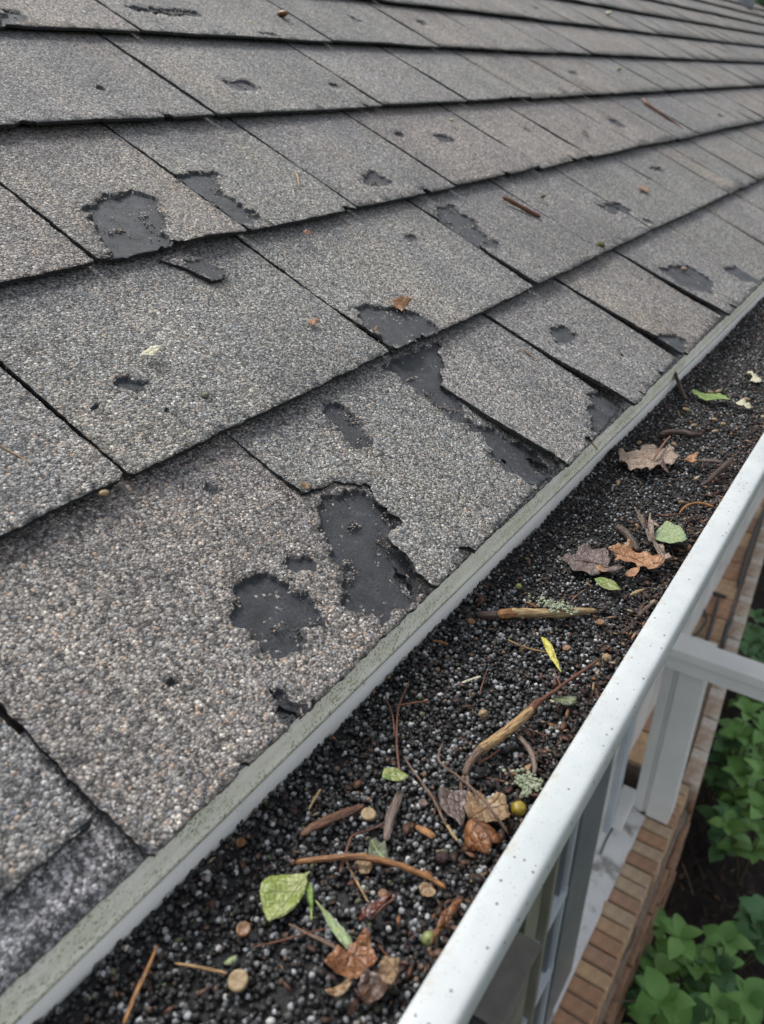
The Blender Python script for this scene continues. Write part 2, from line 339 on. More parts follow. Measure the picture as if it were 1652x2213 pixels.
def make_tab(outline, row, v0, res, patches=(), holes=(), lift=0.0, curl=(), edge=0.0, step=.0025, amp=.0005, seed=0, mat='shingle', depth=.0023, tilt=.0060, name='shingle'):
    """outline in roof metres (y, v)."""
    ol = ragged(outline, step, amp, seed, .4)
    pts = list(ol); edges = [(i, (i + 1) % len(ol)) for i in range(len(ol))]
    loops = [('o', ol)]
    def add(q):
        b = len(pts); pts.extend(list(q)); edges.extend([(b + i, b + (i + 1) % len(q)) for i in range(len(q))])
    pp = []
    for (poly, dp) in patches:
        q = ragged(poly, step * .42, .0012, seed + 5, 1.8); sh = shrink(q, .0009); pp.append((q, sh, dp)); add(q); add(sh)
        if res < .02:
            l_, h_ = sh.min(0), sh.max(0); gp = rng.uniform(l_, h_, (min(1500, int(np.prod(h_ - l_) / (res * .27) ** 2)), 2)); gp = gp[pip(gp, sh)]; pts.extend(list(gp))
    hh = []
    for poly in holes:
        q = ragged(poly, step * .45, .0010, seed + 9, 2.0); hh.append(q); add(q)
    lo = ol.min(0); hi = ol.max(0)
    ys = np.arange(lo[0] + res * .5, hi[0], res); vs = np.arange(lo[1] + res * .5, hi[1], res)
    if len(ys) and len(vs):
        g = np.stack(np.meshgrid(ys, vs), -1).reshape(-1, 2) + rng.uniform(-.25, .25, (len(ys) * len(vs), 2)) * res
        g = g[pip(g, ol)]; pts.extend(list(g))
    r = delaunay_2d_cdt([Vector((float(p[0]), float(p[1]))) for p in pts], edges, [], 0, 1e-6)
    V2 = np.array([(p[0], p[1]) for p in r[0]]); Fc = np.array([f for f in r[2] if len(f) == 3])
    cen = V2[Fc].mean(1); keep = pip(cen, ol)
    for q in hh: keep &= ~pip(cen, q)
    Fc = Fc[keep]; cen = cen[keep]
    bare = np.zeros(len(Fc))
    hgt = np.zeros(len(V2)); rim = np.zeros(len(V2))
    fn = np.array([noise.noise(Vector((p[0] * 170, p[1] * 170, seed))) + .7 * noise.noise(Vector((p[0] * 420, p[1] * 420, seed))) for p in V2]) if pp else 0
    for q, sh, dp in pp:
        bare[pip(cen, q)] = 1
        ins = pip(V2, q); d = seg_dist(V2, q)
        hgt -= np.where(ins, dp * np.clip(d / .0008, 0, 1) * (1 + .30 * fn), 0)
        hgt += np.where(~ins, (.0009 + .0005 * fn) * np.exp(-(d / .003) ** 2), 0)      # lifted rim
        rim = np.maximum(rim, np.exp(-(d / .0075) ** 2))
    for q in hh: rim = np.maximum(rim, np.exp(-(seg_dist(V2, q) / .004) ** 2))
    vrel = (V2[:, 1] - v0) / EXP
    base = .0012 + tilt * (1 - np.clip(vrel, -1, 1.3)) + lift * np.clip(1 - vrel, 0, 1.2)
    und = np.array([noise.noise(Vector((p[0] * 11 + seed, p[1] * 11, row * 3.1))) for p in V2]) * .0013 * np.clip(1.25 - vrel, 0, 1)
    und += np.array([noise.noise(Vector((p[0] * 60, p[1] * 60 + seed, row))) for p in V2]) * .00035
    for (cy, cv, amt, rad) in curl:
        und += amt * np.exp(-(((V2[:, 0] - cy) ** 2 + (V2[:, 1] - cv) ** 2) / rad ** 2))
    und += edge * np.exp(-np.clip(V2[:, 0] - lo[0], 0, 1) / .03) * np.clip(1.15 - vrel, 0, 1)
    H = base + und + hgt
    # compact
    used = np.unique(Fc); mp = -np.ones(len(V2), int); mp[used] = np.arange(len(used)); Fc = mp[Fc]; V2 = V2[used]; H = H[used]; rim = rim[used]; vrel = vrel[used]
    # make orientation upwards
    a, b, c = V2[Fc[:, 0]], V2[Fc[:, 1]], V2[Fc[:, 2]]
    cr = (b[:, 0] - a[:, 0]) * (c[:, 1] - a[:, 1]) - (b[:, 1] - a[:, 1]) * (c[:, 0] - a[:, 0])
    Fc[cr < 0] = Fc[cr < 0][:, ::-1]
    ed = {}
    for f in Fc:
        for i in range(3): ed[(f[i], f[(i + 1) % 3])] = 1
    bnd = [e for e in ed if (e[1], e[0]) not in ed]
    org = np.array([ol[:, 0].min(), v0])
    def w3(q, h): return np.stack([-(q[:, 1] - org[1]) * math.cos(SL) + h * math.sin(SL), q[:, 0] - org[0], (q[:, 1] - org[1]) * math.sin(SL) + h * math.cos(SL)], 1)
    n0 = len(V2); bv = sorted({v for e in bnd for v in e}); bi = {v: n0 + k for k, v in enumerate(bv)}
    Vt = w3(V2, H); Vb = w3(V2[bv], H[bv] - depth)
    sk = []
    for a_, b_ in bnd: sk += [(a_, bi[a_], bi[b_]), (a_, bi[b_], b_)]
    V = np.vstack([Vt, Vb]); FF = np.vstack([Fc, np.array(sk)]) if sk else Fc
    me = mesh_np(name, V, FF)
    at = me.attributes.new('rc', 'FLOAT_VECTOR', 'POINT')
    rc = np.zeros((len(V), 3), np.float32); rc[:n0, 0] = V2[:, 0]; rc[:n0, 1] = V2[:, 1]; rc[n0:, 0] = V2[bv, 0]; rc[n0:, 1] = V2[bv, 1]; rc[n0:, 2] = -depth
    rc[:, 2] += row * 7.3
    at.data.foreach_set('vector', rc.ravel())
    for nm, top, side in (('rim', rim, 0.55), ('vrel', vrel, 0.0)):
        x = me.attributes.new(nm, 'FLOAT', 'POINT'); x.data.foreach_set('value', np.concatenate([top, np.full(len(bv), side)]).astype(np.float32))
    x = me.attributes.new('bare', 'FLOAT', 'FACE'); x.data.foreach_set('value', np.concatenate([bare, np.ones(len(sk))]).astype(np.float32))
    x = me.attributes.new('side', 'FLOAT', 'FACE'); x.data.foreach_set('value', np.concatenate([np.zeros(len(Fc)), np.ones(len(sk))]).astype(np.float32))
    sm = np.zeros(len(FF), bool); sm[:len(Fc)] = True; me.polygons.foreach_set('use_smooth', sm)
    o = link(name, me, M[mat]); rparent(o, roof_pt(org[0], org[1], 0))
    return o

Y_END = 6.5
# joints of each course along the eave, measured from the photograph then continued
J = {-0: [-.25, -.085, .093, .262, .42, .544, .685, .84, 1.03, 1.2],
     1: [-.2, .03, .198, .413, .633, .798, .96, 1.157, 1.33, 1.407],
     2: [-.15, .10, .294, .42, .549, .712, .91, 1.066, 1.257, 1.458, 1.592, 1.801, 1.967, 2.063],
     3: [.0, .27, .527, .776, .962, 1.146, 1.373, 1.611, 1.78, 1.933, 2.103, 2.333, 2.602],
     4: [.1, .33, .568, .852, 1.097, 1.30, 1.517, 1.685, 1.975, 2.206, 2.456, 2.722, 2.973, 3.141],
     5: [.5, .68, .9, 1.133, 1.391, 1.674, 1.87, 2.062, 2.273, 2.479, 2.636, 2.889, 3.062]}
J[0] = J.pop(-0)
for k in range(6, 14): J[k] = [.6 + .4 * (k - 6) + random.uniform(0, .2)]
for k in J:
    while J[k][-1] < Y_END - .12: J[k].append(J[k][-1] + random.choice([.14, .19, .22, .24, .27]) + random.uniform(-.02, .02))
    J[k][-1] = Y_END
V0 = {0: 0.0}; 
for k in range(1, 14): V0[k] = [0, .130, .268, .410, .547, .681][k] if k < 6 else .681 + (k - 5) * .136

def rp(pts): return [roof_yv(x, y) for x, y in pts]
# bald patches: pixel outline -> roof metres; (row, outline, depth)
PT = []
OWN = {}
def patch(row, pts, dp=.0013, own=None):
    q = rp(pts); PT.append((row, q, dp * .95))
    if own is not None: OWN[id(q)] = own
patch(0, [(505, 1290), (530, 1262), (570, 1252), (620, 1272), (668, 1310), (697, 1372), (650, 1376), (645, 1422), (560, 1427), (503, 1375), (494, 1330)], .0016)
patch(0, [(618, 1228), (650, 1213), (678, 1232), (665, 1252), (630, 1246)], .001)
patch(0, [(690, 1085), (740, 1068), (790, 1075), (850, 1155), (860, 1210), (905, 1300), (878, 1330), (812, 1366), (742, 1330), (722, 1250), (715, 1205), (690, 1160), (680, 1110)], .0014, 2)
patch(0, [(560, 1512), (590, 1505), (628, 1530), (668, 1560), (630, 1590), (585, 1565)], .0012)
patch(0, [(700, 880), (735, 876), (752, 895), (778, 930), (788, 972), (760, 982), (730, 945), (700, 910)], .0015)
patch(0, [(820, 800), (945, 745), (965, 800), (960, 840), (1000, 915), (1060, 945), (1140, 1000), (1200, 1045), (1150, 1085), (1060, 1015), (1040, 965), (925, 880), (868, 832)], .0014, 3)
patch(0, [(1255, 875), (1290, 868), (1345, 905), (1305, 945), (1262, 965)], .0014)
patch(0, [(1180, 722), (1212, 716), (1238, 733), (1230, 751), (1190, 753)])
patch(0, [(1400, 752), (1440, 744), (1470, 765), (1452, 792), (1425, 805)], .0014)
patch(0, [(1415, 588), (1480, 583), (1532, 622), (1520, 652), (1480, 648), (1440, 612)], .0014)
patch(0, [(1555, 595), (1582, 588), (1645, 612), (1625, 628), (1590, 620)], .0014)
patch(0, [(150, 1790), (210, 1790), (300, 1872), (215, 1920), (150, 1850)], .0016)
patch(1, [(758, 675), (850, 680), (905, 703), (948, 738), (900, 757), (835, 776), (770, 722)], .0014)
patch(1, [(245, 842), (275, 824), (317, 846), (300, 862), (250, 861)])
patch(1, [(940, 452), (975, 450), (1032, 490), (1030, 502), (1072, 540), (1060, 551), (1008, 540), (945, 487)], .0014)
patch(1, [(1283, 452), (1330, 447), (1367, 470), (1320, 471)])
patch(1, [(1401, 369), (1425, 368), (1432, 378), (1412, 378)]); patch(1, [(1600, 521), (1622, 519), (1637, 531), (1618, 533)])
patch(1, [(870, 520), (890, 517), (897, 526), (880, 529)], .0008)
patch(2, [(190, 462), (225, 437), (290, 428), (330, 448), (357, 500), (350, 528), (370, 548), (330, 570), (235, 588), (215, 540), (195, 510)], .0018)
patch(2, [(370, 402), (400, 383), (462, 385), (465, 425), (510, 460), (560, 490), (530, 507), (500, 500), (455, 460), (400, 428)], .0016)
patch(2, [(775, 392), (800, 384), (842, 405), (820, 416), (785, 414)]); patch(2, [(935, 302), (960, 298), (977, 314), (950, 318)])
patch(2, [(850, 295), (866, 293), (874, 301), (858, 304)]); patch(2, [(1555, 341), (1573, 338), (1590, 350), (1570, 353)])
patch(2, [(1306, 262), (1325, 264), (1352, 284), (1332, 282)])
patch(3, [(472, 189), (520, 187), (568, 208), (510, 213)]); patch(3, [(1225, 160), (1240, 160), (1248, 168), (1232, 168)])
patch(4, [(0, 38), (38, 44), (66, 66), (0, 76)]); patch(4, [(270, 27), (335, 30), (400, 32), (436, 48), (380, 50), (300, 42)], .0015)
patch(4, [(746, 46), (762, 46), (778, 55), (760, 55)]); patch(4, [(895, 50), (915, 52), (923, 61), (905, 60)])
for r_, a_, b_ in ((1, (350, 905), (392, 945)), (1, (190, 895), (212, 906)), (0, (340, 1500), (385, 1492)), (0, (690, 1545), (655, 1552)), (0, (440, 1060), (470, 1075)), (3, (700, 190), (740, 206)), (2, (1130, 285), (1150, 296)), (1, (1380, 485), (1410, 498)), (0, (1340, 690), (1356, 702)), (3, (205, 200), (225, 214)), (4, (560, 90), (610, 96))):
    dx, dy = b_[0] - a_[0], b_[1] - a_[1]; patch(r_, [a_, (a_[0] + dx * .5 + dy * .12, a_[1] + dy * .5 - dx * .12), b_, (a_[0] + dx * .5 + dy * .01, a_[1] + dy * .5 + abs(dx) * .03 + 1.5)], .0008)
HL = [(0, [(572, 1508), (600, 1514), (618, 1540), (642, 1564), (628, 1584), (600, 1568), (586, 1540)]),
      (0, [(840, 1232), (862, 1262), (886, 1298), (872, 1312), (858, 1290), (846, 1262)]),
      (0, [(1120, 1000), (1150, 1012), (1182, 1040), (1172, 1054), (1150, 1040)]),
      (0, [(1072, 1006), (1086, 1012), (1098, 1032), (1112, 1050), (1090, 1035)]),
      (4, [(262, 24), (310, 34), (420, 45), (432, 50), (320, 40), (270, 30)]),
      (2, [(362, 546), (395, 549), (375, 560)])]
HL = [(r, rp(p)) for r, p in HL]
# torn outlines (left edge of a tab bitten away), given as extra bites
BITE = {(0, 3): rp([(640, 1086), (660, 1086), (690, 1066), (740, 1062), (786, 1072), (848, 1150), (822, 1212), (900, 1306), (860, 1330), (700, 1200), (600, 1110)]),
        (0, 4): rp([(820, 770), (940, 745), (952, 800), (945, 842), (985, 912), (1050, 942), (1130, 994), (1194, 1042), (1150, 1075), (1000, 960), (850, 830)])}
rows_far = []
ntab = 0
for row in sorted(J):
    js = J[row]; v0 = V0[row]; e = EXP
    for i in range(len(js) - 1):
        y0, y1 = js[i], js[i + 1]
        cpx = [to_px(roof_pt(yy, vv)) for yy in (y0, y1) for vv in (v0, v0 + e) if (roof_pt(yy, vv).dot(Vector(_F)) > .02)]
        if cpx:
            vis = min(p[0] for p in cpx) < 1652 + 60 and max(p[0] for p in cpx) > -250 and max(p[1] for p in cpx) > -60
        else: vis = False
        dist = roof_pt((y0 + y1) / 2, v0 + e / 2).length
        if not vis or ntab >= 296:
            rows_far.append((row, y0, y1, v0)); continue
        g = .0021 + random.uniform(0, .0014); dl = random.uniform(-.0015, .0015); dr = random.uniform(-.0015, .0015)
        A, B = y0 + g / 2, y1 - g / 2; lift = random.uniform(0, .0012); curl = []; top = v0 + e + .02; eg = random.uniform(0, .0008)
        if row == 0 and i == 1: dl = dr = .020                     # short broken tab shows the starter strip
        if row == 0 and i == 2: B += .055; lift = 0; curl.append((y0, v0, .001, .03))
        if row == 0 and i == 3: B += .05; lift = .0022; eg = .0035; dl = -.002; dr = .004; curl.append((y0 + .0, v0, .005, .03))
        if row == 0 and i == 4: lift = .0035; eg = .004; dl = -.003; dr = .003; curl.append((y0, v0, .003, .04))
        if row == 0 and i == 5: lift = .0025; eg = .004; dl = -.004; dr = .002; curl.append((y0, v0, .003, .05))
        if row == 0 and i in (6, 7): lift = .003; eg = .003; dl = -.003; curl.append((y0, v0, .0025, .05))
        if row == 2 and i == 2: curl.append((roof_yv(450, 535)[0], v0, .003, .03))
        if row in (1, 2) and i > 2 and random.random() < .5: curl.append((random.choice((A, B)), v0, random.uniform(.001, .003), .04))
        outl = [(A, v0 + dl), (B, v0 + dr), (B, top), (A, top)]
        if row < 3: outl = [(A + .002, v0 + dl), ((A + B) / 2, v0 + (dl + dr) / 2 + random.uniform(-.001, .001)), (B - .002, v0 + dr), (B, v0 + dr + .002), (B, top), (A, top), (A, v0 + dl + .002)]
        pc = []; hc = []
        for (r_, q, dp) in PT:
            if r_ != row: continue
            cy = sum(p[0] for p in q) / len(q)
            own = OWN.get(id(q))
            if own is not None:
                if own == i: pc.append((q, dp))
                continue
            if A - .01 < cy < B - (.03 if (row == 0 and i in (2, 3)) else -.01) or (row == 0 and i in (2, 3) and A < cy < B and cy < J[0][i + 1] + .02): pc.append((q, dp))
        for (r_, q) in HL:
            cy = sum(p[0] for p in q) / len(q)
            if r_ == row and A < cy < B and not (row == 0 and i in (3,) and cy > J[0][4] + .05): hc.append(q)
        if (row, i) in BITE: hc.append(BITE[(row, i)])
        if row == 0 and i == 1:
            pass
        if dist < 1.7:
            for _ in range(random.choice((0, 0, 1, 1, 2))):
                cy = random.uniform(A + .01, B - .01); w_ = random.uniform(.003, .012); d_ = random.uniform(.0015, .006)
                hc.append([(cy - w_, v0 - .006), (cy + w_, v0 - .006), (cy + w_ * .4, v0 + d_), (cy - w_ * .3, v0 + d_ * .8)])
        # small dings on some tabs farther off
        if row >= 2 and not pc and random.random() < .16:
            for _ in range(random.randint(1, 2)):
                cy, cv = random.uniform(A + .03, B - .03), random.uniform(v0 + .03, v0 + .11); r0 = random.uniform(.003, .007)
                pc.append(([(cy + r0 * 1.5 * math.cos(t) * random.uniform(.7, 1.2), cv + r0 * .8 * math.sin(t)) for t in np.linspace(0, 5.4, 6)], .0008))
        st = .0022 if dist < .7 else (.004 if dist < 1.3 else .012)
        rs = .006 if dist < .7 else (.012 if dist < 1.3 else .035)
        if dist > 2.6: st, rs = .03, .07
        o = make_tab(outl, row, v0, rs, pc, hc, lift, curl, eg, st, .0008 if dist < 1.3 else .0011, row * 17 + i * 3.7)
        ntab += 1
# distant, out-of-view shingles as one joined part
V, Fq = [], []
for (row, y0, y1, v0) in rows_far:
    b = len(V); g = .0015
    for (yy, vv, h) in ((y0 + g, v0, .0064), (y1 - g, v0, .0064), (y1 - g, v0 + EXP + .02, .0012), (y0 + g, v0 + EXP + .02, .0012), (y0 + g, v0, .003), (y1 - g, v0, .003)):
        V.append(np.array(roof_pt(yy, vv, h)) - EAVE)
    Fq += [(b, b + 1, b + 2, b + 3), (b + 4, b + 5, b + 1, b)]
me = mesh_np('shingles', V, Fq)
x = me.attributes.new('rc', 'FLOAT_VECTOR', 'POINT'); x.data.foreach_set('vector', np.array([(v[1], v[0] * -1.1, 0) for v in V], np.float32).ravel())
if len(V): tag(rparent(link('shingles', me, M['shingle'])), kind='stuff')
# deck under the shingles
def slab(name, y0, y1, v0, v1, h0, h1, mat, attrs=False, nv=1):
    bm = bmesh.new(); vs = []
    for (yy, vv, h) in [(a, b, c) for a in (y0, y1) for b in (v0, v1) for c in (h0, h1)]:
        vs.append(bm.verts.new(Vector(np.array(roof_pt(yy, vv, h)) - EAVE)))
    for f in ((0, 1, 3, 2), (4, 6, 7, 5), (0, 4, 5, 1), (2, 3, 7, 6), (0, 2, 6, 4), (1, 5, 7, 3)): bm.faces.new([vs[i] for i in f])
    me = bm_mesh(name, bm)
    if attrs:
        x = me.attributes.new('rc', 'FLOAT_VECTOR', 'POINT'); x.data.foreach_set('vector', np.array([(v.co[1], v.co[0] * -1.12, .3) for v in me.vertices], np.float32).ravel())
    return rparent(link(name, me, mat))
slab('roof_deck', -.4, Y_END, .004, 2.6, -.02, -.0012, M['under'])
make_tab([(-.25, .0005), (1.6, .0005), (1.6, .06), (-.25, .06)], 20, 0, .02, (), (), 0, (), 0, .003, .0006, 3, 'starter', .0022, .0002, 'starter_strip')

# ------------------------------------------------------------------ gutter
gut = empty('rain_gutter', (-.11, 0, -.245), 'white speckled metal rain gutter filled with black granules along the eave', 'gutter')
def extrude_profile(name, prof, y0, y1, mat, parent, ny=60, thick=0.0006, wob=.0002, grime=None):
    """profile (x,z) swept along y; given real sheet thickness"""
    ys = np.linspace(y0, y1, ny); n = len(prof)
    P = np.array(prof); t = np.gradient(P, axis=0); t /= np.linalg.norm(t, axis=1)[:, None]; nn = np.stack([t[:, 1], -t[:, 0]], 1)
    ring = np.vstack([P, (P - nn * thick)[::-1]]); m = len(ring)
    V = np.zeros((ny, m, 3)); 
    for j, y in enumerate(ys):
        wx = noise.noise(Vector((y * 9, 0, 1))) * wob; wz = noise.noise(Vector((y * 7, 5, 1))) * wob
        V[j, :, 0] = ring[:, 0] + wx; V[j, :, 1] = y; V[j, :, 2] = ring[:, 1] + wz
    V = V.reshape(-1, 3); Fq = []
    for j in range(ny - 1):
        for i in range(m):
            a, b = j * m + i, j * m + (i + 1) % m; Fq.append((a, b, b + m, a + m))
    V = V - np.array(parent.location)
    me = mesh_np(name, V, Fq, True)
    if grime:
        x = me.attributes.new('grime', 'FLOAT', 'POINT'); g = np.tile([grime(q[0], q[1]) for q in ring], ny); x.data.foreach_set('value', g.astype(np.float32))
    o = link(name, me, mat, parent); return o
extrude_profile('drip_edge', [(-.175, -.2183), (-.162, -.2249), (-.1582, -.2268), (-.1578, -.2300), (-.1574, -.2362), (-.1562, -.2368)], -.3, Y_END, M['drip'], gut, 200, .0006, .0003)
extrude_profile('gutter_back', [(-.1556, -.2355), (-.1554, -.245), (-.1553, -.29), (-.155, -.330)], -.3, Y_END, M['gback'], gut, 100, .0007)
lipo = extrude_profile('gutter_lip', [(-.0640, -.2420), (-.0642, -.2340), (-.0640, -.2328), (-.0635, -.2322), (-.0626, -.2319), (-.0600, -.23175), (-.0560, -.2317), (-.0528, -.23175), (-.0519, -.2320), (-.0513, -.2324), (-.05095, -.2331), (-.0507, -.2345), (-.0503, -.2385), (-.0505, -.2393), (-.0512, -.2400), (-.0530, -.2410)],
                -.3, Y_END, M['lip'], gut, 160, .0007, .00025, lambda x, z: 1.0 if x < -.0622 and z > -.236 else (.35 if z < -.234 else .08))
extrude_profile('gutter_front', [(-.0528, -.2405), (-.0545, -.2480), (-.0600, -.262), (-.0680, -.275), (-.0720, -.290), (-.0730, -.305), (-.0760, -.3290), (-.1540, -.3300)], -.3, Y_END, M['lip'], gut, 40, .0007)
# fascia board behind the gutter
box('fascia_board', (-.178, -.35, -.36), (-.1562, Y_END, -.2365), M['white'], None, .001); fb = bpy.data.objects['fascia_board']
fb.parent = roof; fb.location = fb.location - roof.location

# granule bed
def gz(x, y):
    """height of the granule surface"""
    n = noise.noise(Vector((x * 28, y * 14, 2))) * .0028 + noise.noise(Vector((x * 90, y * 60, 7))) * .0012
    edge = max(0, 1 - (x + .1555) / .012); fr = max(0, (x + .082) / .018)
    return -.2445 + n + .0004 * edge + .0035 * fr
nx, ny = 26, 420
xs = np.linspace(-.1550, -.0648, nx); ys = np.linspace(-.25, Y_END, ny)
V = np.array([(x + .11, y, gz(x, y) - .0012 + .245) for y in ys for x in xs])
Fq = [(j * nx + i, j * nx + i + 1, (j + 1) * nx + i + 1, (j + 1) * nx + i) for j in range(ny - 1) for i in range(nx - 1)]
bed = link('granule_bed', mesh_np('granule_bed', V, Fq, True), M['gbed'], None, (-.11, 0, -.245))
tag(bed, 'packed black sediment lying along the bottom of the white gutter', 'sediment', kind='stuff')

def ico(sub):
    bm = bmesh.new(); bmesh.ops.create_icosphere(bm, subdivisions=sub, radius=1.0)
    v = np.array([q.co[:] for q in bm.verts]); f = np.array([[q.index for q in t.verts] for t in bm.faces]); bm.free(); return v, f
def scatter_stones(name, P, R, cols, sub, squash=(.7, 1.0), rough=.21):
    v, f = ico(sub); n = len(P); nv = len(v)
    A = rng.uniform(-1, 1, (n, 3, 3)); Q, _ = np.linalg.qr(A)
    sc = rng.uniform(squash[0], squash[1], (n, 1, 3)) * R[:, None, None]
    base = v[None] * (1 + rng.uniform(-rough, rough, (n, nv, 1)))
    W = np.einsum('nij,nkj->nki', Q, base * sc) + P[:, None, :]
    Fa = (f[None] + (np.arange(n) * nv)[:, None, None]).reshape(-1, 3)
    me = mesh_np(name, W.reshape(-1, 3), Fa, True)
    c = np.ones((n, nv, 4), np.float32); c[:, :, :3] = cols[:, None, :]
    x = me.attributes.new('col', 'FLOAT_COLOR', 'POINT'); x.data.foreach_set('color', c.reshape(-1)); return me
def gran_cols(n, brown=.03):
    c = rng.uniform(.006, .020, (n, 1)) * np.array([[1, 1, 1.03]]); k = rng.random(n)
    def put(m, lo, hi, t): c[m] = rng.uniform(lo, hi, (m.sum(), 1)) * np.array([t])
    put(k > .72, .06, .14, (1, 1.02, 1.05)); put(k > .86, .18, .38, (.96, 1.0, 1.04)); put(k > .985, .40, .6, (1, 1, .97))
    m = rng.random(n) < brown; put(m, .04, .16, (1.15, .72, .48)); m = rng.random(n) < .015; put(m, .06, .12, (.9, 1, .5)); return c
def gran_batch(name, y0, y1, pitch, rad, sub, label):
    n = int((y1 - y0) * .0905 / pitch ** 2); x = rng.uniform(-.1548, -.0655, n); y = rng.uniform(y0, y1, n)
    R = rng.uniform(rad * .72, rad * 1.25, n); z = np.array([gz(a, b) for a, b in zip(x, y)]) + rng.uniform(-.0012, .0009, n)
    me = scatter_stones(name, np.stack([x, y, z], 1) - np.array([[-.11, (y0 + y1) / 2, -.245]]), R, gran_cols(n, .05 if y0 > .4 else .03), sub)
    tag(link(name, me, M['gran'], None, (-.11, (y0 + y1) / 2, -.245)), label, 'granules', kind='stuff')
gran_batch('roof_granules', -.02, .33, .00165, .00115, 2, 'coarse round black and grey granules filling the near end of the gutter')
gran_batch('roof_granules', .33, 1.45, .00172, .00100, 1, 'black granules filling the gutter farther along the eave')
gran_batch('roof_granules', 1.45, 3.0, .0038, .0016, 1, 'black granules in the far stretch of the gutter')

# brown crumbs: bits of rotted leaf, mostly along the lip
def crumbs(name, n, y0, y1, label, near_lip=True, ls=(.0008, .0034)):
    y = rng.uniform(y0, y1, n); u = rng.random(n)
    x = -.0665 - np.where(rng.random(n) < .72, np.abs(rng.normal(0, .010, n)), rng.uniform(0, .085, n)) if near_lip else rng.uniform(-.152, -.068, n)
    x = np.clip(x, -.152, -.0662); L = rng.uniform(ls[0], ls[1], n); Wd = L * rng.uniform(.12, .6, n)
    base = np.array([(-1, -.3, 0), (-.2, -1, .2), (.8, -.6, .1), (1, .3, -.1), (.1, 1, .25), (-.7, .7, 0), (0, 0, .5), (0, 0, -.15)])
    tri = np.array([(0, 1, 6), (1, 2, 6), (2, 3, 6), (3, 4, 6), (4, 5, 6), (5, 0, 6), (1, 0, 7), (2, 1, 7), (3, 2, 7), (4, 3, 7), (5, 4, 7), (0, 5, 7)])
    W = base[None] * (1 + rng.uniform(-.35, .35, (n, 8, 3))); W[:, :, 0] *= L[:, None]; W[:, :, 1] *= Wd[:, None]; W[:, :, 2] *= Wd[:, None] * .5
    th = rng.uniform(0, 6.28, n); ti = rng.normal(0, .35, n)
    c, s = np.cos(ti)[:, None], np.sin(ti)[:, None]; X, Zz = W[:, :, 0] * c - W[:, :, 2] * s, W[:, :, 0] * s + W[:, :, 2] * c
    c, s = np.cos(th)[:, None], np.sin(th)[:, None]; Xr, Yr = X * c - W[:, :, 1] * s, X * s + W[:, :, 1] * c
    z = np.array([gz(a, b) for a, b in zip(x, y)]) + .0010 + rng.uniform(0, .0012, n)
    P = np.stack([Xr + x[:, None] + .11, Yr + y[:, None] - (y0 + y1) / 2, Zz + z[:, None] + .245], 2)
    me = mesh_np(name, P.reshape(-1, 3), (tri[None] + (np.arange(n) * 8)[:, None, None]).reshape(-1, 3), False)
    pal = np.array([(.07, .03, .018), (.035, .018, .012), (.16, .075, .035), (.02, .013, .01), (.26, .17, .09), (.10, .055, .04), (.30, .24, .16)])
    cc = np.ones((n, 8, 4), np.float32); cc[:, :, :3] = (pal[rng.choice(7, n, p=[.22, .28, .09, .3, .03, .06, .02])] * rng.uniform(.6, 1.3, (n, 1)))[:, None, :]
    xx = me.attributes.new('col', 'FLOAT_COLOR', 'POINT'); xx.data.foreach_set('color', cc.reshape(-1))
    tag(link(name, me, M['bits'], None, (-.11, (y0 + y1) / 2, -.245)), label, 'leaf litter', kind='stuff')
crumbs('leaf_litter', 3400, -.02, 1.5, 'brown rotted leaf crumbs gathered against the inside of the gutter lip')
crumbs('leaf_litter', 900, .45, 1.5, 'brown plant crumbs scattered over the far granules', False)
crumbs('leaf_litter', 260, 0, .45, 'few brown crumbs scattered over the near granules', False, (.001, .003))

# loose granules on the roof, inside the bald patches and under course edges
P = []
for (r_, q, dp) in PT:
    q = np.array(q); lo, hi = q.min(0), q.max(0); a = abs(area(q)); k = int(a * 26000) + 3
    s = rng.uniform(lo - .004, hi + .004, (k * 4, 2)); dd = seg_dist(s, q); s = s[(dd < .005) | (rng.random(len(s)) < .12)][:k]
    for yy, vv in s:
        if vv < V0[r_] + .004 or vv > V0[r_] + EXP - .006: continue
        P.append(np.array(roof_pt(yy, vv, .0014 + .0052 * (1 - (vv - V0[r_]) / EXP) + .0006)))
nl0 = len(P)
for (r_, q, dp) in PT:
    q = np.array(q); a = abs(area(q))
    if a < .00025: continue
    for _ in range(int(3 + a * 2600)):
        t = rng.random(); k0 = rng.integers(0, len(q)); e = q[k0 - 1] * t + q[k0] * (1 - t); c0 = q.mean(0); c = e + (c0 - e) * rng.uniform(0, .75) * (rng.random() < .6)
        for _ in range(rng.integers(5, 30)):
            g_ = c + rng.normal(0, 1, 2) * np.array([.0020, .0013])
            if g_[1] < V0[r_] + .004 or g_[1] > V0[r_] + EXP - .006: continue
            P.append(np.array(roof_pt(g_[0], g_[1], .0010 + .0060 * (1 - (g_[1] - V0[r_]) / EXP) + rng.uniform(-.0008, .0004))))
P = np.array(P); n = len(P)
pal = np.array([(.05, .05, .05), (.2, .19, .17), (.36, .34, .3), (.42, .27, .17), (.5, .48, .45)]); cc = pal[rng.choice(5, n, p=[.45, .3, .13, .08, .04])]
me = scatter_stones('loose_granules', P - EAVE, rng.uniform(.0004, .0008, n), cc, 1)
o = link('loose_granules', me, M['gran'], None, Vector(EAVE)); tag(o, 'loose mineral granules strewn over the bald patches of the shingles', 'granules', kind='stuff')
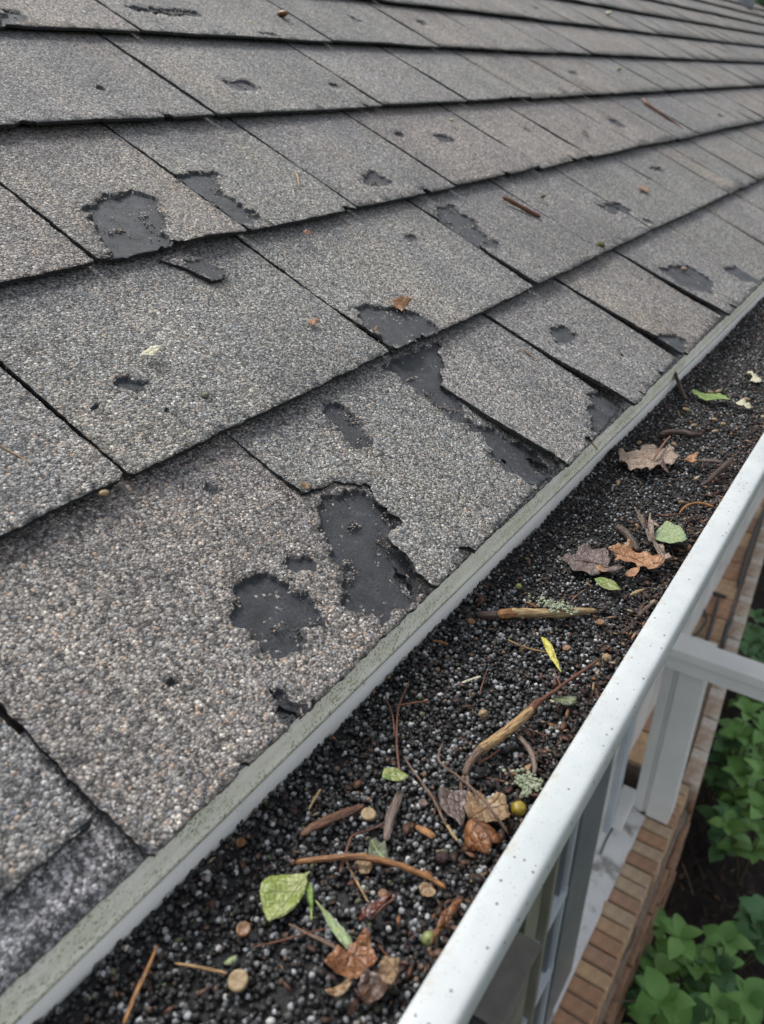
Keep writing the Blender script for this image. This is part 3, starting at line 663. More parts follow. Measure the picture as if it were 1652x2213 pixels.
# ------------------------------------------------------------------ debris
def G(x, y, z=-.2430): return at_z(x, y, z)
def RF(x, y, h=.007):
    a, b = roof_yv(x, y); return roof_pt(a, b, h)
def smooth_path(P, R, k=5):
    P = [Vector(p) for p in P]; out, rr = [], []
    for i in range(len(P) - 1):
        p0 = P[max(i - 1, 0)]; p1 = P[i]; p2 = P[i + 1]; p3 = P[min(i + 2, len(P) - 1)]
        for j in range(k):
            t = j / k
            out.append(.5 * ((2 * p1) + (p2 - p0) * t + (2 * p0 - 5 * p1 + 4 * p2 - p3) * t * t + (3 * p1 - p0 - 3 * p2 + p3) * t ** 3)); rr.append(R[i] * (1 - t) + R[i + 1] * t)
    out.append(P[-1]); rr.append(R[-1]); return out, rr
def tube_mesh(name, P, R, sides=8, rough=.12, flat=1.0, sm=4):
    P, R = smooth_path(P, R, sm); o0 = P[len(P) // 2].copy(); n = len(P); V = []
    for i, p in enumerate(P):
        t = (P[min(i + 1, n - 1)] - P[max(i - 1, 0)]).normalized(); a = t.cross(Vector((0, 0, 1)))
        a = a.normalized() if a.length > 1e-4 else Vector((1, 0, 0)); b = a.cross(t).normalized(); endf = .55 if i in (0, n - 1) else 1
        for k in range(sides):
            th = 2 * math.pi * k / sides; r = R[i] * endf * (1 + random.uniform(-rough, rough))
            V.append(p - o0 + a * math.cos(th) * r + b * math.sin(th) * r * flat)
    Fq = []
    for i in range(n - 1):
        for k in range(sides): Fq.append((i * sides + k, i * sides + (k + 1) % sides, (i + 1) * sides + (k + 1) % sides, (i + 1) * sides + k))
    V.append(P[0] - o0); V.append(P[-1] - o0); c0, c1 = n * sides, n * sides + 1
    tri = [(c0, (k + 1) % sides, k) for k in range(sides)] + [(c1, (n - 1) * sides + k, (n - 1) * sides + (k + 1) % sides) for k in range(sides)]
    bm = bmesh.new(); bv = [bm.verts.new(v) for v in V]
    for f in Fq + tri:
        try: bm.faces.new([bv[i] for i in f])
        except ValueError: pass
    me = bm_mesh(name, bm, True); g = []; L = random.uniform(0, 9)
    for i in range(n):
        if i: L += (P[i] - P[i - 1]).length
        for k in range(sides): th = 2 * math.pi * k / sides; g.append((math.cos(th) * R[i], math.sin(th) * R[i], L * .13))
    g += [(0, 0, 0), (0, 0, L * .13)]
    if len(me.vertices) == len(g): x = me.attributes.new('grain', 'FLOAT_VECTOR', 'POINT'); x.data.foreach_set('vector', np.array(g, np.float32).ravel())
    return me, o0
def stick(name, label, cat, px, rpx, mat, z=-.2430, sides=8, flat=1.0, group=None, on='g', lifts=None, rough=.12, parent=None):
    P, R = [], []
    if isinstance(rpx, (int, float)): rpx = [rpx * .7] + [rpx] * (len(px) - 2) + [rpx * .6]
    for i, ((x, y), r) in enumerate(zip(px, rpx)):
        q = G(x, y, z) if on == 'g' else RF(x, y, .006)
        rad = r * q.length / F_PX * .95
        q = q + Vector((0, 0, rad * .55 * flat + (lifts[i] if lifts else 0))); P.append(q); R.append(rad)
    me, o0 = tube_mesh(name, P, R, sides, rough, flat)
    if parent: return link(name, me, mat, parent, o0 - parent.location)
    o = link(name, me, mat, None, o0); return tag(o, label, cat, group)
def vein(parent, px, r, mat, hf):
    P = []
    for x, y in px:
        q = hf(x, y); P.append(q)
    me, o0 = tube_mesh('vein', P, [r] + [r * .8] * (len(P) - 2) + [r * .3], 5, 0, 1, 2)
    link('vein', me, mat, parent, o0 - parent.location)
def leaf(name, label, px, mat, mid=None, sides=(), curl=.002, fold=0.0, base=.0022, z=-.2430, on='g', teeth=0.0, veinmat=None, group=None, cat='leaf', wav=.0012, axis=None, tilt=(0, 0), res=.002, veinr=.00034):
    """a fallen leaf: outline laid on the surface, cupped, wrinkled and thin but solid"""
    W = [(G(x, y, z) if on == 'g' else RF(x, y, .0068)) for x, y in px]
    if on == 'g': ux, uy, un = Vector((1, 0, 0)), Vector((0, 1, 0)), Vector((0, 0, 1))
    else: ux, uy, un = Vector((0, 1, 0)), Vector(UPV), Vector(NRM)
    if on == 'r': ux, uy = Vector(-UPV), Vector((0, 1, 0))
    c = sum(W, Vector()) / len(W); c2 = lambda p: np.array([(p - c).dot(ux), (p - c).dot(uy)])
    q = np.array([c2(p) for p in W]); per = np.linalg.norm(q - np.roll(q, 1, 0), axis=1).sum()
    # rounded resample with small teeth
    out = []; n = len(q)
    for i in range(n):
        p0, p1, p2, p3 = q[i - 1], q[i], q[(i + 1) % n], q[(i + 2) % n]; L = np.linalg.norm(p2 - p1); m = max(1, int(L / .0011))
        for j in range(m):
            t = j / m; tt = .35
            a = p1 + (p2 - p1) * t; b = .5 * ((2 * p1) + (p2 - p0) * t + (2 * p0 - 5 * p1 + 4 * p2 - p3) * t * t + (3 * p1 - p0 - 3 * p2 + p3) * t ** 3)
            p = a * tt + b * (1 - tt); nn = np.array([-(p2 - p1)[1], (p2 - p1)[0]]) / (L + 1e-9)
            out.append(p + nn * (teeth * (1 if len(out) % 3 == 0 else -.4) + random.uniform(-.00012, .00012)))
    ol = np.array(out); rmax = np.linalg.norm(ol, axis=1).max()
    lo, hi = ol.min(0), ol.max(0); g = np.stack(np.meshgrid(np.arange(lo[0], hi[0], res), np.arange(lo[1], hi[1], res)), -1).reshape(-1, 2); g = g + rng.uniform(-.2, .2, g.shape) * res
    g = g[pip(g, ol)]; g = g[seg_dist(g, ol) > res * .4] if len(g) else g
    pts = [Vector((float(a), float(b))) for a, b in list(ol) + list(g)]
    r = delaunay_2d_cdt(pts, [(i, (i + 1) % len(ol)) for i in range(len(ol))], [], 0, 1e-7)
    V2 = np.array([(p[0], p[1]) for p in r[0]]); Fc = np.array([f for f in r[2] if len(f) == 3]); Fc = Fc[pip(V2[Fc].mean(1), ol)]
    if mid: ma, mb = c2(G(*mid[0], z) if on == 'g' else RF(*mid[0])), c2(G(*mid[-1], z) if on == 'g' else RF(*mid[-1]))
    else:
        cv = np.cov(ol.T); ev, evec = np.linalg.eigh(cv); ma, mb = -evec[:, 1] * rmax, evec[:, 1] * rmax
    ax = (mb - ma) / (np.linalg.norm(mb - ma) + 1e-9); px_ = np.array([-ax[1], ax[0]]); seed = random.uniform(0, 99)
    wmax = np.abs((ol - ma) @ px_).max()
    def H(P2):
        d = (P2 - ma) @ px_; l = P2 @ ax; rr = np.linalg.norm(P2, axis=-1)
        h = base + curl * (rr / rmax) ** 2 + fold * (np.abs(d) / wmax) ** 1.5 + P2[..., 0] * tilt[0] + P2[..., 1] * tilt[1]
        nz = noise.noise(Vector((P2[0] * 110 + seed, P2[1] * 110, 0))) * wav + noise.noise(Vector((P2[0] * 330, P2[1] * 330 + seed, 2))) * wav * .35
        return h + nz * (0.4 + rr / rmax)
    V = [ux * float(p[0]) + uy * float(p[1]) + un * float(H(p)) for p in V2]
    me = mesh_np(name, np.array(V), Fc, True); o = link(name, me, mat, None, c)
    md = o.modifiers.new('thickness', 'SOLIDIFY'); md.thickness = .00022; md.offset = 0
    tag(o, label, cat, group)
    def hf(x, y):
        p = c2(G(x, y, z) if on == 'g' else RF(x, y, .0068)); return c + ux * float(p[0]) + uy * float(p[1]) + un * float(H(p) + veinr * .5)
    if mid:
        vm = veinmat or mat; mp = []
        for i in range(len(mid) - 1):
            for k in range(4): t = k / 4; mp.append((mid[i][0] * (1 - t) + mid[i + 1][0] * t, mid[i][1] * (1 - t) + mid[i + 1][1] * t))
        mp.append(mid[-1]); vein(o, mp, veinr, vm, hf)
        for s_ in sides: vein(o, [(s_[0][0] * (1 - t) + s_[1][0] * t, s_[0][1] * (1 - t) + s_[1][1] * t) for t in (0, .33, .66, 1)], veinr * .55, vm, hf)
    return o
def blob(name, label, cat, px, py, r, mat, squash=(1, 1, .9), z=-.2430, on='g', rough=.05, parts=None, group=None, sub=3, crease=False):
    q = G(px, py, z) if on == 'g' else RF(px, py, .006); R = r * q.length / F_PX
    v, f = ico(sub); V = v.copy()
    for i in range(len(V)):
        V[i] *= 1 + noise.noise(Vector(V[i]) * 2.2 + Vector((px, py, 0))) * rough * 2
        if crease: V[i] *= 1 - .10 * math.exp(-(abs(V[i][0] * .6 + V[i][1] * .8 + .2 * V[i][2]) / .12) ** 2) * max(0, V[i][2] + .3)
    V = V * R * np.array(squash); me = mesh_np(name, V, f, True)
    o = link(name, me, mat, None, q + Vector((0, 0, R * squash[2] * .7 + .0006)))
    o.rotation_euler = (random.uniform(-.3, .3), random.uniform(-.3, .3), random.uniform(0, 3)); tag(o, label, cat, group)
    if parts: # a small dimple scar
        me2 = mesh_np('scar', v[:, :] * np.array([.22, .22, .1]) * R + np.array([R * .3, -R * .45, R * squash[2] * .78]), f, True); link('scar', me2, parts, o)
    return o

M['ygreen'] = leaf_mat('yellow_green_leaf', (0.186, 0.248, 0.043), (0.298, 0.322, 0.136), (0.099, 0.105, 0.025), 150, .35)
M['ygvein'] = simple('pale_green_vein', [(.3, (0.247, 0.299, 0.104)), (.7, (0.325, 0.358, 0.163))], 200, .5)
M['bgreen'] = leaf_mat('bright_green_leaf', (.115, .19, .035), (.17, .25, .065), (.08, .12, .022), 120, .42)
M['sage'] = leaf_mat('sage_green_leaf', (0.186, 0.248, 0.118), (0.248, 0.298, 0.161), (0.112, 0.155, 0.056), 160, .55, .66)
M['mixgreen'] = leaf_mat('half_dried_green_leaf', (0.119, 0.189, 0.035), (0.252, 0.231, 0.098), (0.070, 0.063, 0.021), 110, .4)
M['dullgreen'] = leaf_mat('dull_grey_green_leaf', (0.080, 0.104, 0.056), (0.136, 0.144, 0.088), (0.040, 0.040, 0.024), 130, .5)
M['rust'] = leaf_mat('rust_brown_leaf', (0.173, 0.064, 0.021), (0.247, 0.109, 0.041), (0.041, 0.017, 0.009), 170, .33, .56)
M['orange'] = leaf_mat('orange_tan_leaf', (0.259, 0.119, 0.050), (0.331, 0.180, 0.086), (0.101, 0.043, 0.022), 140, .45, .6)
M['tan'] = leaf_mat('tan_dried_leaf', (0.202, 0.122, 0.058), (0.302, 0.209, 0.115), (0.050, 0.025, 0.013), 150, .45, .56)
M['beige'] = leaf_mat('beige_pink_leaf', (0.216, 0.158, 0.119), (0.288, 0.223, 0.173), (0.086, 0.054, 0.036), 160, .6, .6)
M['purple'] = leaf_mat('purple_grey_leaf', (0.089, 0.060, 0.051), (0.153, 0.115, 0.102), (0.034, 0.021, 0.017), 170, .42, .58)
M['darkleaf'] = leaf_mat('wet_dark_brown_leaf', (.05, .028, .02), (.10, .05, .03), (.018, .011, .009), 150, .3, .58)
M['redleaf'] = leaf_mat('dark_red_leaf', (0.080, 0.018, 0.010), (0.120, 0.032, 0.016), (0.024, 0.008, 0.006), 120, .28)
M['yellow'] = leaf_mat('yellow_blade', (0.413, 0.375, 0.053), (0.465, 0.435, 0.105), (0.240, 0.195, 0.030), 120, .4, .7)
M['cream'] = leaf_mat('cream_petal', (0.413, 0.390, 0.270), (0.465, 0.450, 0.338), (0.262, 0.210, 0.112), 150, .5, .66)
M['dvein'] = simple('dark_leaf_vein', [(.3, (.035, .02, .015)), (.7, (.07, .04, .03))], 200, .5)
M['rvein'] = simple('brown_leaf_vein', [(.3, (.13, .06, .03)), (.7, (.22, .11, .05))], 200, .5)
M['tanwood'] = wood_mat('peeled_tan_wood', (0.390, 0.257, 0.121), (0.281, 0.164, 0.070), (0.078, 0.039, 0.023))
M['orwood'] = wood_mat('orange_brown_stick', (0.328, 0.156, 0.051), (0.218, 0.094, 0.031), (0.094, 0.039, 0.016), .38)
M['dkwood'] = wood_mat('dark_wet_bark', (.05, .03, .022), (.09, .055, .04), (.02, .012, .01), .4)
M['grwood'] = wood_mat('grey_brown_bark', (.12, .085, .07), (.19, .14, .115), (.05, .032, .025), .5)
M['rdtwig'] = wood_mat('red_brown_twig', (.16, .06, .03), (.10, .04, .022), (.05, .02, .012), .42)
M['brtwig'] = wood_mat('brown_twig', (.12, .075, .05), (.19, .12, .08), (.05, .03, .02), .5)
M['pod'] = wood_mat('dark_brown_pod', (.085, .038, .022), (.15, .065, .03), (.035, .018, .013), .3)
M['lichen'] = simple('pale_lichen', [(.3, (0.154, 0.182, 0.112)), (.5, (0.280, 0.315, 0.210)), (.7, (0.364, 0.392, 0.294))], 500, .9, .0008)
M['straw'] = wood_mat('straw', (0.375, 0.285, 0.150), (0.300, 0.203, 0.098), (0.188, 0.112, 0.053), .5)
M['seedtan'] = simple('tan_seed', [(.3, (0.186, 0.124, 0.062)), (.7, (0.298, 0.223, 0.124))], 260, .5, .0003)
M['seedbrown'] = simple('brown_seed', [(.3, (0.096, 0.044, 0.016)), (.7, (0.192, 0.096, 0.036))], 260, .35, .0003)
M['berryg'] = simple('green_berry', [(.3, (0.136, 0.160, 0.048)), (.7, (0.216, 0.240, 0.088))], 120, .35, .0002)
M['berryy'] = simple('olive_yellow_berry', [(.3, (0.176, 0.128, 0.012)), (.7, (0.304, 0.216, 0.024))], 150, .25, .0003)
M['berryd'] = simple('shrivelled_dark_berry', [(.3, (.02, .009, .009)), (.7, (.06, .03, .028))], 400, .3, .0012)
M['moss'] = simple('moss_clump', [(.3, (.06, .07, .02)), (.7, (.20, .20, .07))], 900, .9, .001)
M['scar'] = simple('scar_brown', [(.3, (.05, .035, .02)), (.7, (.08, .05, .03))], 200, .8)

# leaves in the gutter, near end
leaf('leaf', 'large yellow green leaf lying flat with a pointed tip and mottled pale patches', [(660, 1907), (640, 1905), (610, 1907), (584, 1914), (569, 1928), (564, 1947), (568, 1970), (574, 1990), (584, 2014), (597, 2005), (612, 1998), (637, 1975), (655, 1950), (664, 1932), (665, 1918)], M['ygreen'],
     [(664, 1906), (635, 1940), (605, 1975), (585, 2012)], [((650, 1922), (598, 1918)), ((637, 1938), (575, 1940)), ((620, 1957), (573, 1968)), ((640, 1935), (655, 1945)), ((618, 1960), (628, 1978))], curl=.0022, fold=.001, base=.0026, veinmat=M['ygvein'])
stick('leaf_stem', None, None, [(661, 1908), (667, 1900), (671, 1896)], 2.2, M['ygvein'], lifts=[.003, .003, .003], parent=bpy.data.objects['leaf'])
leaf('leaf', 'slim bright green leaf standing beside the large yellow green leaf', [(668, 1917), (673, 1926), (678, 1940), (679, 1958), (677, 1990), (675, 2008), (671, 1980), (666, 1955), (665, 1935)], M['bgreen'], [(668, 1919), (673, 1960), (675, 2004)], fold=.0022, curl=.001, base=.0024, veinmat=M['ygvein'])
leaf('leaf', 'long pale sage green leaf pointing down to the brown lobed leaf', [(681, 1963), (697, 1977), (715, 1991), (730, 2008), (745, 2025), (759, 2046), (766, 2070), (749, 2071), (734, 2049), (717, 2023), (703, 1998), (693, 1980)], M['sage'], [(684, 1967), (720, 2008), (757, 2068)], fold=.0012, curl=.0015, base=.003, veinmat=M['ygvein'])
leaf('leaf', 'glossy brown lobed leaf just under the pale sage leaf tip', [(703, 2115), (708, 2100), (717, 2085), (731, 2069), (742, 2070), (751, 2076), (757, 2065), (770, 2055), (790, 2041), (799, 2050), (803, 2070), (812, 2088), (817, 2106), (803, 2110), (789, 2115), (781, 2125), (773, 2132), (747, 2129), (720, 2122)], M['rust'],
     [(711, 2104), (760, 2107), (812, 2107)], [((745, 2106), (730, 2080)), ((770, 2108), (782, 2060)), ((750, 2107), (752, 2125))], curl=.006, fold=.003, base=.0025, wav=.004, teeth=.00025, veinmat=M['rvein'])
leaf('leaf', 'shrivelled dark brown leaf beside the lip at the bottom end of the gutter', [(786, 2119), (805, 2112), (825, 2108), (839, 2124), (850, 2126), (862, 2132), (860, 2156), (845, 2163), (830, 2168), (812, 2179), (789, 2193), (776, 2190), (770, 2175), (775, 2147)], M['darkleaf'], [(838, 2104), (805, 2130), (775, 2180)], curl=.007, base=.002, wav=.006, teeth=.0003, veinmat=M['rvein'])
leaf('leaf', 'small golden brown leaf curled below the glossy brown lobed leaf', [(704, 2161), (718, 2152), (734, 2145), (750, 2141), (764, 2140), (758, 2154), (745, 2164), (729, 2171), (712, 2168)], M['tan'], [(764, 2140), (735, 2155), (708, 2164)], curl=.003, base=.003, wav=.003, veinmat=M['rvein'])
leaf('leaf', 'folded golden leaf scrap right of the shrivelled dark brown leaf', [(820, 2122), (832, 2114), (850, 2118), (862, 2126), (858, 2150), (846, 2162), (830, 2166), (824, 2145)], M['tan'], [(826, 2118), (840, 2160)], curl=.005, fold=.004, base=.006, wav=.003, veinmat=M['rvein'])
leaf('leaf', 'purple grey half leaf lying between the forked branch and the tan blotched leaf', [(952, 1724), (980, 1725), (1009, 1729), (1010, 1748), (1004, 1789), (996, 1811), (980, 1789), (965, 1777), (955, 1762), (948, 1743)], M['purple'], [(990, 1728), (992, 1765), (996, 1808)], [((990, 1745), (960, 1735)), ((992, 1765), (962, 1758))], curl=.004, base=.003, wav=.002, veinmat=M['dvein'])
leaf('leaf', 'tan blotched leaf lying beside the olive berry', [(1011, 1735), (1024, 1731), (1037, 1731), (1053, 1742), (1070, 1738), (1089, 1748), (1095, 1765), (1099, 1779), (1097, 1795), (1091, 1808), (1075, 1801), (1063, 1794), (1043, 1796), (1027, 1789), (1012, 1797), (1004, 1785), (1004, 1768), (1008, 1748)], M['tan'], [(1016, 1790), (1045, 1762), (1080, 1742)], [((1035, 1772), (1025, 1742)), ((1050, 1760), (1085, 1785)), ((1030, 1778), (1060, 1790))], curl=.005, base=.003, wav=.003, teeth=.0003, veinmat=M['rvein'])
leaf('leaf', 'rust brown speckled leaf folded along its midrib near the gutter lip', [(1003, 1812), (1012, 1798), (1024, 1789), (1040, 1788), (1052, 1792), (1063, 1801), (1073, 1812), (1085, 1837), (1072, 1848), (1060, 1851), (1057, 1869), (1040, 1862), (1027, 1854), (1013, 1845), (1005, 1833)], M['rust'], [(1018, 1793), (1040, 1820), (1061, 1851)], [((1028, 1806), (1052, 1800)), ((1040, 1820), (1070, 1822)), ((1030, 1810), (1015, 1825)), ((1044, 1826), (1036, 1850))], curl=-.001, fold=-.005, base=.008, wav=.002, veinmat=M['dvein'])
leaf('leaf', 'small green leaf with a dried beige end lying across the top of the bark strip', [(826, 1710), (828, 1700), (831, 1691), (845, 1688), (860, 1689), (872, 1695), (883, 1703), (875, 1711), (860, 1715), (842, 1714)], M['mixgreen'], [(828, 1702), (855, 1701), (882, 1703)], curl=.0015, fold=.001, base=.006, veinmat=M['ygvein'])
leaf('leaf', 'dull grey green leaf partly under the orange stick', [(800, 1829), (812, 1825), (826, 1833), (832, 1830), (836, 1845), (838, 1864), (826, 1873), (812, 1872), (800, 1868), (797, 1850)], M['dullgreen'], [(804, 1829), (820, 1850), (834, 1868)], curl=.002, base=.0012, veinmat=M['ygvein'])
leaf('leaf', 'tiny pale green leaf beside the pale wafer seed at the bottom left of the gutter', [(487, 2102), (492, 2090), (500, 2083), (515, 2080), (510, 2092), (500, 2100)], M['sage'], [(488, 2100), (513, 2082)], curl=.001, base=.003, veinmat=M['ygvein'])
leaf('leaf', 'narrow dark red leaf lying left of the small green berry', [(775, 2007), (780, 1993), (790, 1982), (805, 1972), (822, 1963), (850, 1948), (838, 1964), (818, 1985), (800, 1998), (786, 2006)], M['redleaf'], [(777, 2004), (810, 1980), (848, 1950)], fold=.0025, curl=.002, base=.003, veinmat=M['dvein'])
leaf('leaf', 'brown wet leaf scrap in the crumbs below the end of the orange stick', [(905, 1935), (915, 1925), (932, 1930), (942, 1945), (935, 1957), (915, 1955)], M['tan'], None, curl=.003, base=.002, wav=.002)
leaf('leaf', 'rusty elongated leaf tucked under the lip beside the small green berry', [(955, 2000), (968, 1985), (985, 1968), (998, 1962), (985, 1990), (965, 2015), (948, 2040), (930, 2062), (940, 2035)], M['rust'], [(995, 1965), (935, 2055)], fold=.003, curl=.001, base=.004, veinmat=M['dvein'])
leaf('leaf', 'tan leaf scrap pinned under the middle of the orange stick', [(775, 1852), (790, 1845), (803, 1855), (806, 1880), (797, 1893), (780, 1895), (774, 1875)], M['tan'], None, curl=.001, base=.0008)
# middle stretch
leaf('leaf', 'narrow bright yellow blade lying on the black granules', [(1168, 1391), (1178, 1398), (1190, 1412), (1203, 1440), (1212, 1468), (1200, 1454), (1186, 1432), (1175, 1412)], M['yellow'], [(1169, 1393), (1190, 1428), (1211, 1466)], fold=.002, curl=.0015, base=.003, veinmat=M['yellow'])
leaf('leaf', 'grey green leaf lying at the thin end of the forked branch', [(1190, 1524), (1202, 1519), (1218, 1518), (1233, 1519), (1244, 1523), (1242, 1534), (1228, 1538), (1210, 1535)], M['dullgreen'], [(1190, 1524), (1215, 1527), (1243, 1527)], curl=.0015, base=.003, veinmat=M['ygvein'])
leaf('leaf', 'small pointed green leaf below the purple grey oak leaf', [(1283, 1264), (1295, 1262), (1308, 1264), (1325, 1271), (1334, 1280), (1339, 1291), (1320, 1289), (1305, 1285), (1291, 1276)], M['mixgreen'], [(1284, 1265), (1310, 1273), (1338, 1290)], curl=.0015, fold=.001, base=.003, veinmat=M['ygvein'])
leaf('leaf', 'round pale sage leaf propped against the gutter lip', zt(*Z1, [(710, 665), (665, 695), (622, 725), (608, 765), (612, 805), (635, 850), (670, 872), (722, 882), (738, 905), (780, 935), (828, 960), (865, 925), (886, 885), (892, 820), (870, 765), (830, 712), (775, 688)]), M['sage'], zt(*Z1, [(712, 668), (760, 770), (825, 955)]), [(zt(*Z1, [(735, 720), (840, 735)])[0], zt(*Z1, [(735, 720), (840, 735)])[1]), tuple(zt(*Z1, [(755, 765), (650, 800)])), tuple(zt(*Z1, [(775, 810), (875, 800)])), tuple(zt(*Z1, [(790, 850), (720, 860)]))], curl=.004, base=.006, tilt=(.25, -.1), veinmat=M['ygvein'], teeth=.0002)
leaf('leaf', 'purple grey oak leaf lying left of the orange tan oak leaf', [(1206, 1232), (1214, 1219), (1228, 1210), (1240, 1212), (1250, 1197), (1266, 1191), (1282, 1199), (1298, 1195), (1310, 1203), (1319, 1220), (1312, 1232), (1328, 1240), (1348, 1252), (1325, 1257), (1300, 1250), (1276, 1256), (1258, 1247), (1241, 1246), (1228, 1236)], M['purple'], [(1345, 1252), (1290, 1228), (1225, 1222)], [((1300, 1232), (1300, 1204)), ((1275, 1225), (1262, 1200)), ((1270, 1225), (1250, 1242))], curl=.003, base=.003, wav=.003, veinmat=M['dvein'])
leaf('leaf', 'orange tan oak leaf beneath the curled brown leaf', [(1311, 1209), (1320, 1206), (1331, 1199), (1345, 1202), (1356, 1194), (1364, 1206), (1376, 1212), (1392, 1212), (1406, 1219), (1418, 1226), (1431, 1241), (1420, 1246), (1412, 1256), (1400, 1256), (1388, 1246), (1376, 1246), (1366, 1236), (1351, 1238), (1342, 1228), (1326, 1228), (1330, 1218)], M['orange'], [(1314, 1211), (1360, 1223), (1425, 1243)], [((1345, 1219), (1358, 1199)), ((1370, 1226), (1400, 1218)), ((1380, 1230), (1398, 1252)), ((1350, 1221), (1352, 1235))], curl=.004, base=.005, wav=.004, teeth=.0004, veinmat=M['rvein'])
leaf('leaf', 'strongly curled brown leaf rising beside the round sage leaf', [(1361, 1147), (1375, 1142), (1387, 1147), (1394, 1165), (1398, 1145), (1406, 1160), (1412, 1185), (1426, 1207), (1438, 1225), (1443, 1240), (1428, 1236), (1412, 1222), (1399, 1200), (1388, 1182), (1376, 1180), (1368, 1165)], M['beige'], [(1390, 1150), (1410, 1195), (1440, 1238)], curl=.004, fold=.012, base=.006, wav=.006, veinmat=M['dvein'])
leaf('leaf', 'small orange leaflet under the purple grey oak leaf', zt(*Z1, [(50, 1085), (80, 1072), (130, 1085), (180, 1115), (150, 1130), (90, 1120)]), M['orange'], None, curl=.001, base=.005)
leaf('leaf', 'curled orange leaflet below the orange tan oak leaf', zt(*Z1, [(320, 1140), (350, 1105), (400, 1090), (460, 1110), (450, 1140), (400, 1160), (350, 1155)]), M['orange'], None, curl=.004, base=.003, wav=.003)
leaf('leaf', 'beige pink maple leaf lying alone on the far granules', zt(*Z5, [(270, 1410), (310, 1405), (345, 1430), (400, 1410), (470, 1400), (490, 1365), (525, 1352), (580, 1365), (620, 1390), (665, 1400), (700, 1380), (745, 1370), (785, 1395), (795, 1450), (845, 1480), (800, 1510), (780, 1545), (720, 1525), (690, 1530), (620, 1560), (575, 1600), (540, 1630), (480, 1625), (430, 1590), (380, 1590), (340, 1570), (290, 1550), (272, 1480)]), M['beige'],
     zt(*Z5, [(590, 1520), (520, 1470), (290, 1460)]), [tuple(zt(*Z5, [(590, 1510), (520, 1370)])), tuple(zt(*Z5, [(590, 1520), (770, 1400)])), tuple(zt(*Z5, [(580, 1520), (420, 1570)])), tuple(zt(*Z5, [(450, 1465), (380, 1420)]))], curl=.004, base=.0035, wav=.004, teeth=.0004, veinmat=M['rvein'])
stick('leaf_stalk', 'brown stalk rising from the beige maple leaf', 'stalk', zt(*Z5, [(590, 1520), (650, 1440), (710, 1360), (755, 1290)]), [2.6, 2.2, 2, 1.6], M['rvein'], lifts=[.006, .008, .008, .006])
leaf('leaf', 'dark brown pointed leaf hanging below the beige maple leaf', zt(*Z5, [(680, 1500), (715, 1540), (745, 1635), (720, 1620), (690, 1580), (665, 1530)]), M['darkleaf'], None, curl=.002, base=.004)
leaf('leaf', 'small folded orange leaf touching the flat purple pod', zt(*Z5, [(885, 1500), (910, 1468), (960, 1458), (1010, 1465), (1000, 1490), (1030, 1525), (970, 1528), (905, 1525)]), M['orange'], None, curl=.005, base=.003, wav=.004)
leaf('leaf', 'slender olive green leaf lying on the far granules', zt(*Z5, [(960, 850), (1000, 845), (1080, 860), (1160, 868), (1230, 868), (1270, 895), (1330, 950), (1270, 925), (1210, 915), (1170, 930), (1100, 930), (1020, 895), (985, 875)]), M['bgreen'], zt(*Z5, [(965, 853), (1120, 895), (1200, 890), (1320, 945)]), curl=.003, base=.004, veinmat=M['ygvein'])
for lab, pts in (('pale yellow petal, upper one of the pair by the right edge', [(1455, 682), (1490, 655), (1530, 650), (1548, 678), (1505, 700)]), ('cream petal just below the pale yellow petal', [(1505, 728), (1550, 690), (1590, 700), (1622, 728), (1590, 740), (1550, 735)]),
                 ('cream petal lying at the tip of the slender olive leaf', [(1335, 962), (1380, 940), (1430, 938), (1470, 955), (1430, 980), (1380, 980)]), ('pale green petal lying farthest right beside a cream petal', [(1450, 975), (1490, 940), (1520, 960), (1535, 1005), (1490, 1000)])):
    leaf('petal', lab, zt(*Z5, pts), M['cream'], None, curl=.003, base=.003, wav=.003, cat='petal')

# sticks and twigs
o = stick('stick', 'smooth orange brown stick lying across the near end of the gutter', 'stick', [(641, 1874), (697, 1871), (760, 1870), (818, 1877), (875, 1893), (925, 1911), (964, 1930)], [6, 6.5, 6.5, 6.5, 6.5, 6, 4.5], M['orwood'], sides=12, lifts=[.002, .003, .004, .004, .004, .003, .002], rough=.04)
br = stick('branch', 'forked branch with peeled pale wood in the middle of the gutter', 'branch', [(1148, 1554), (1118, 1583), (1089, 1607), (1060, 1628), (1036, 1643)], [9.5, 11, 11, 11, 10.5], M['tanwood'], sides=12, lifts=[.005] * 5, rough=.06)
def br_part(nm, px, r, mat, li, **k): return stick(nm, None, None, px, r, mat, lifts=li, parent=br, **k)
br_part('bark_end', [(1039, 1641), (1020, 1660), (1009, 1677), (1004, 1692)], [10.8, 9, 8, 7], M['brtwig'], [.005, .004, .004, .003], sides=10)
br_part('fork', [(1006, 1686), (997, 1705), (1000, 1728)], [6, 5, 3], M['brtwig'], [.003, .002, .001], sides=8)
br_part('fork', [(1007, 1684), (1011, 1706), (1013, 1732)], [5, 4.5, 3], M['grwood'], [.003, .003, .002], sides=8)
br_part('dark_tip', [(1145, 1557), (1158, 1541), (1170, 1532), (1196, 1517), (1225, 1498), (1262, 1476), (1292, 1457)], [10, 8, 5.5, 4, 3.4, 3, 2.4], M['rdtwig'], [.005, .005, .005, .006, .007, .008, .009], sides=8)
br_part('side_twig', [(1030, 1662), (1052, 1652), (1072, 1638), (1081, 1634)], [3, 2.6, 2.6, 2], M['rdtwig'], [.003, .003, .003, .003])
st = stick('stick', 'short broken stick with lichen and a dark bark end', 'stick', [(1030, 1338), (1052, 1340), (1076, 1340)], [7, 9, 10], M['dkwood'], sides=10, lifts=[.002] * 3)
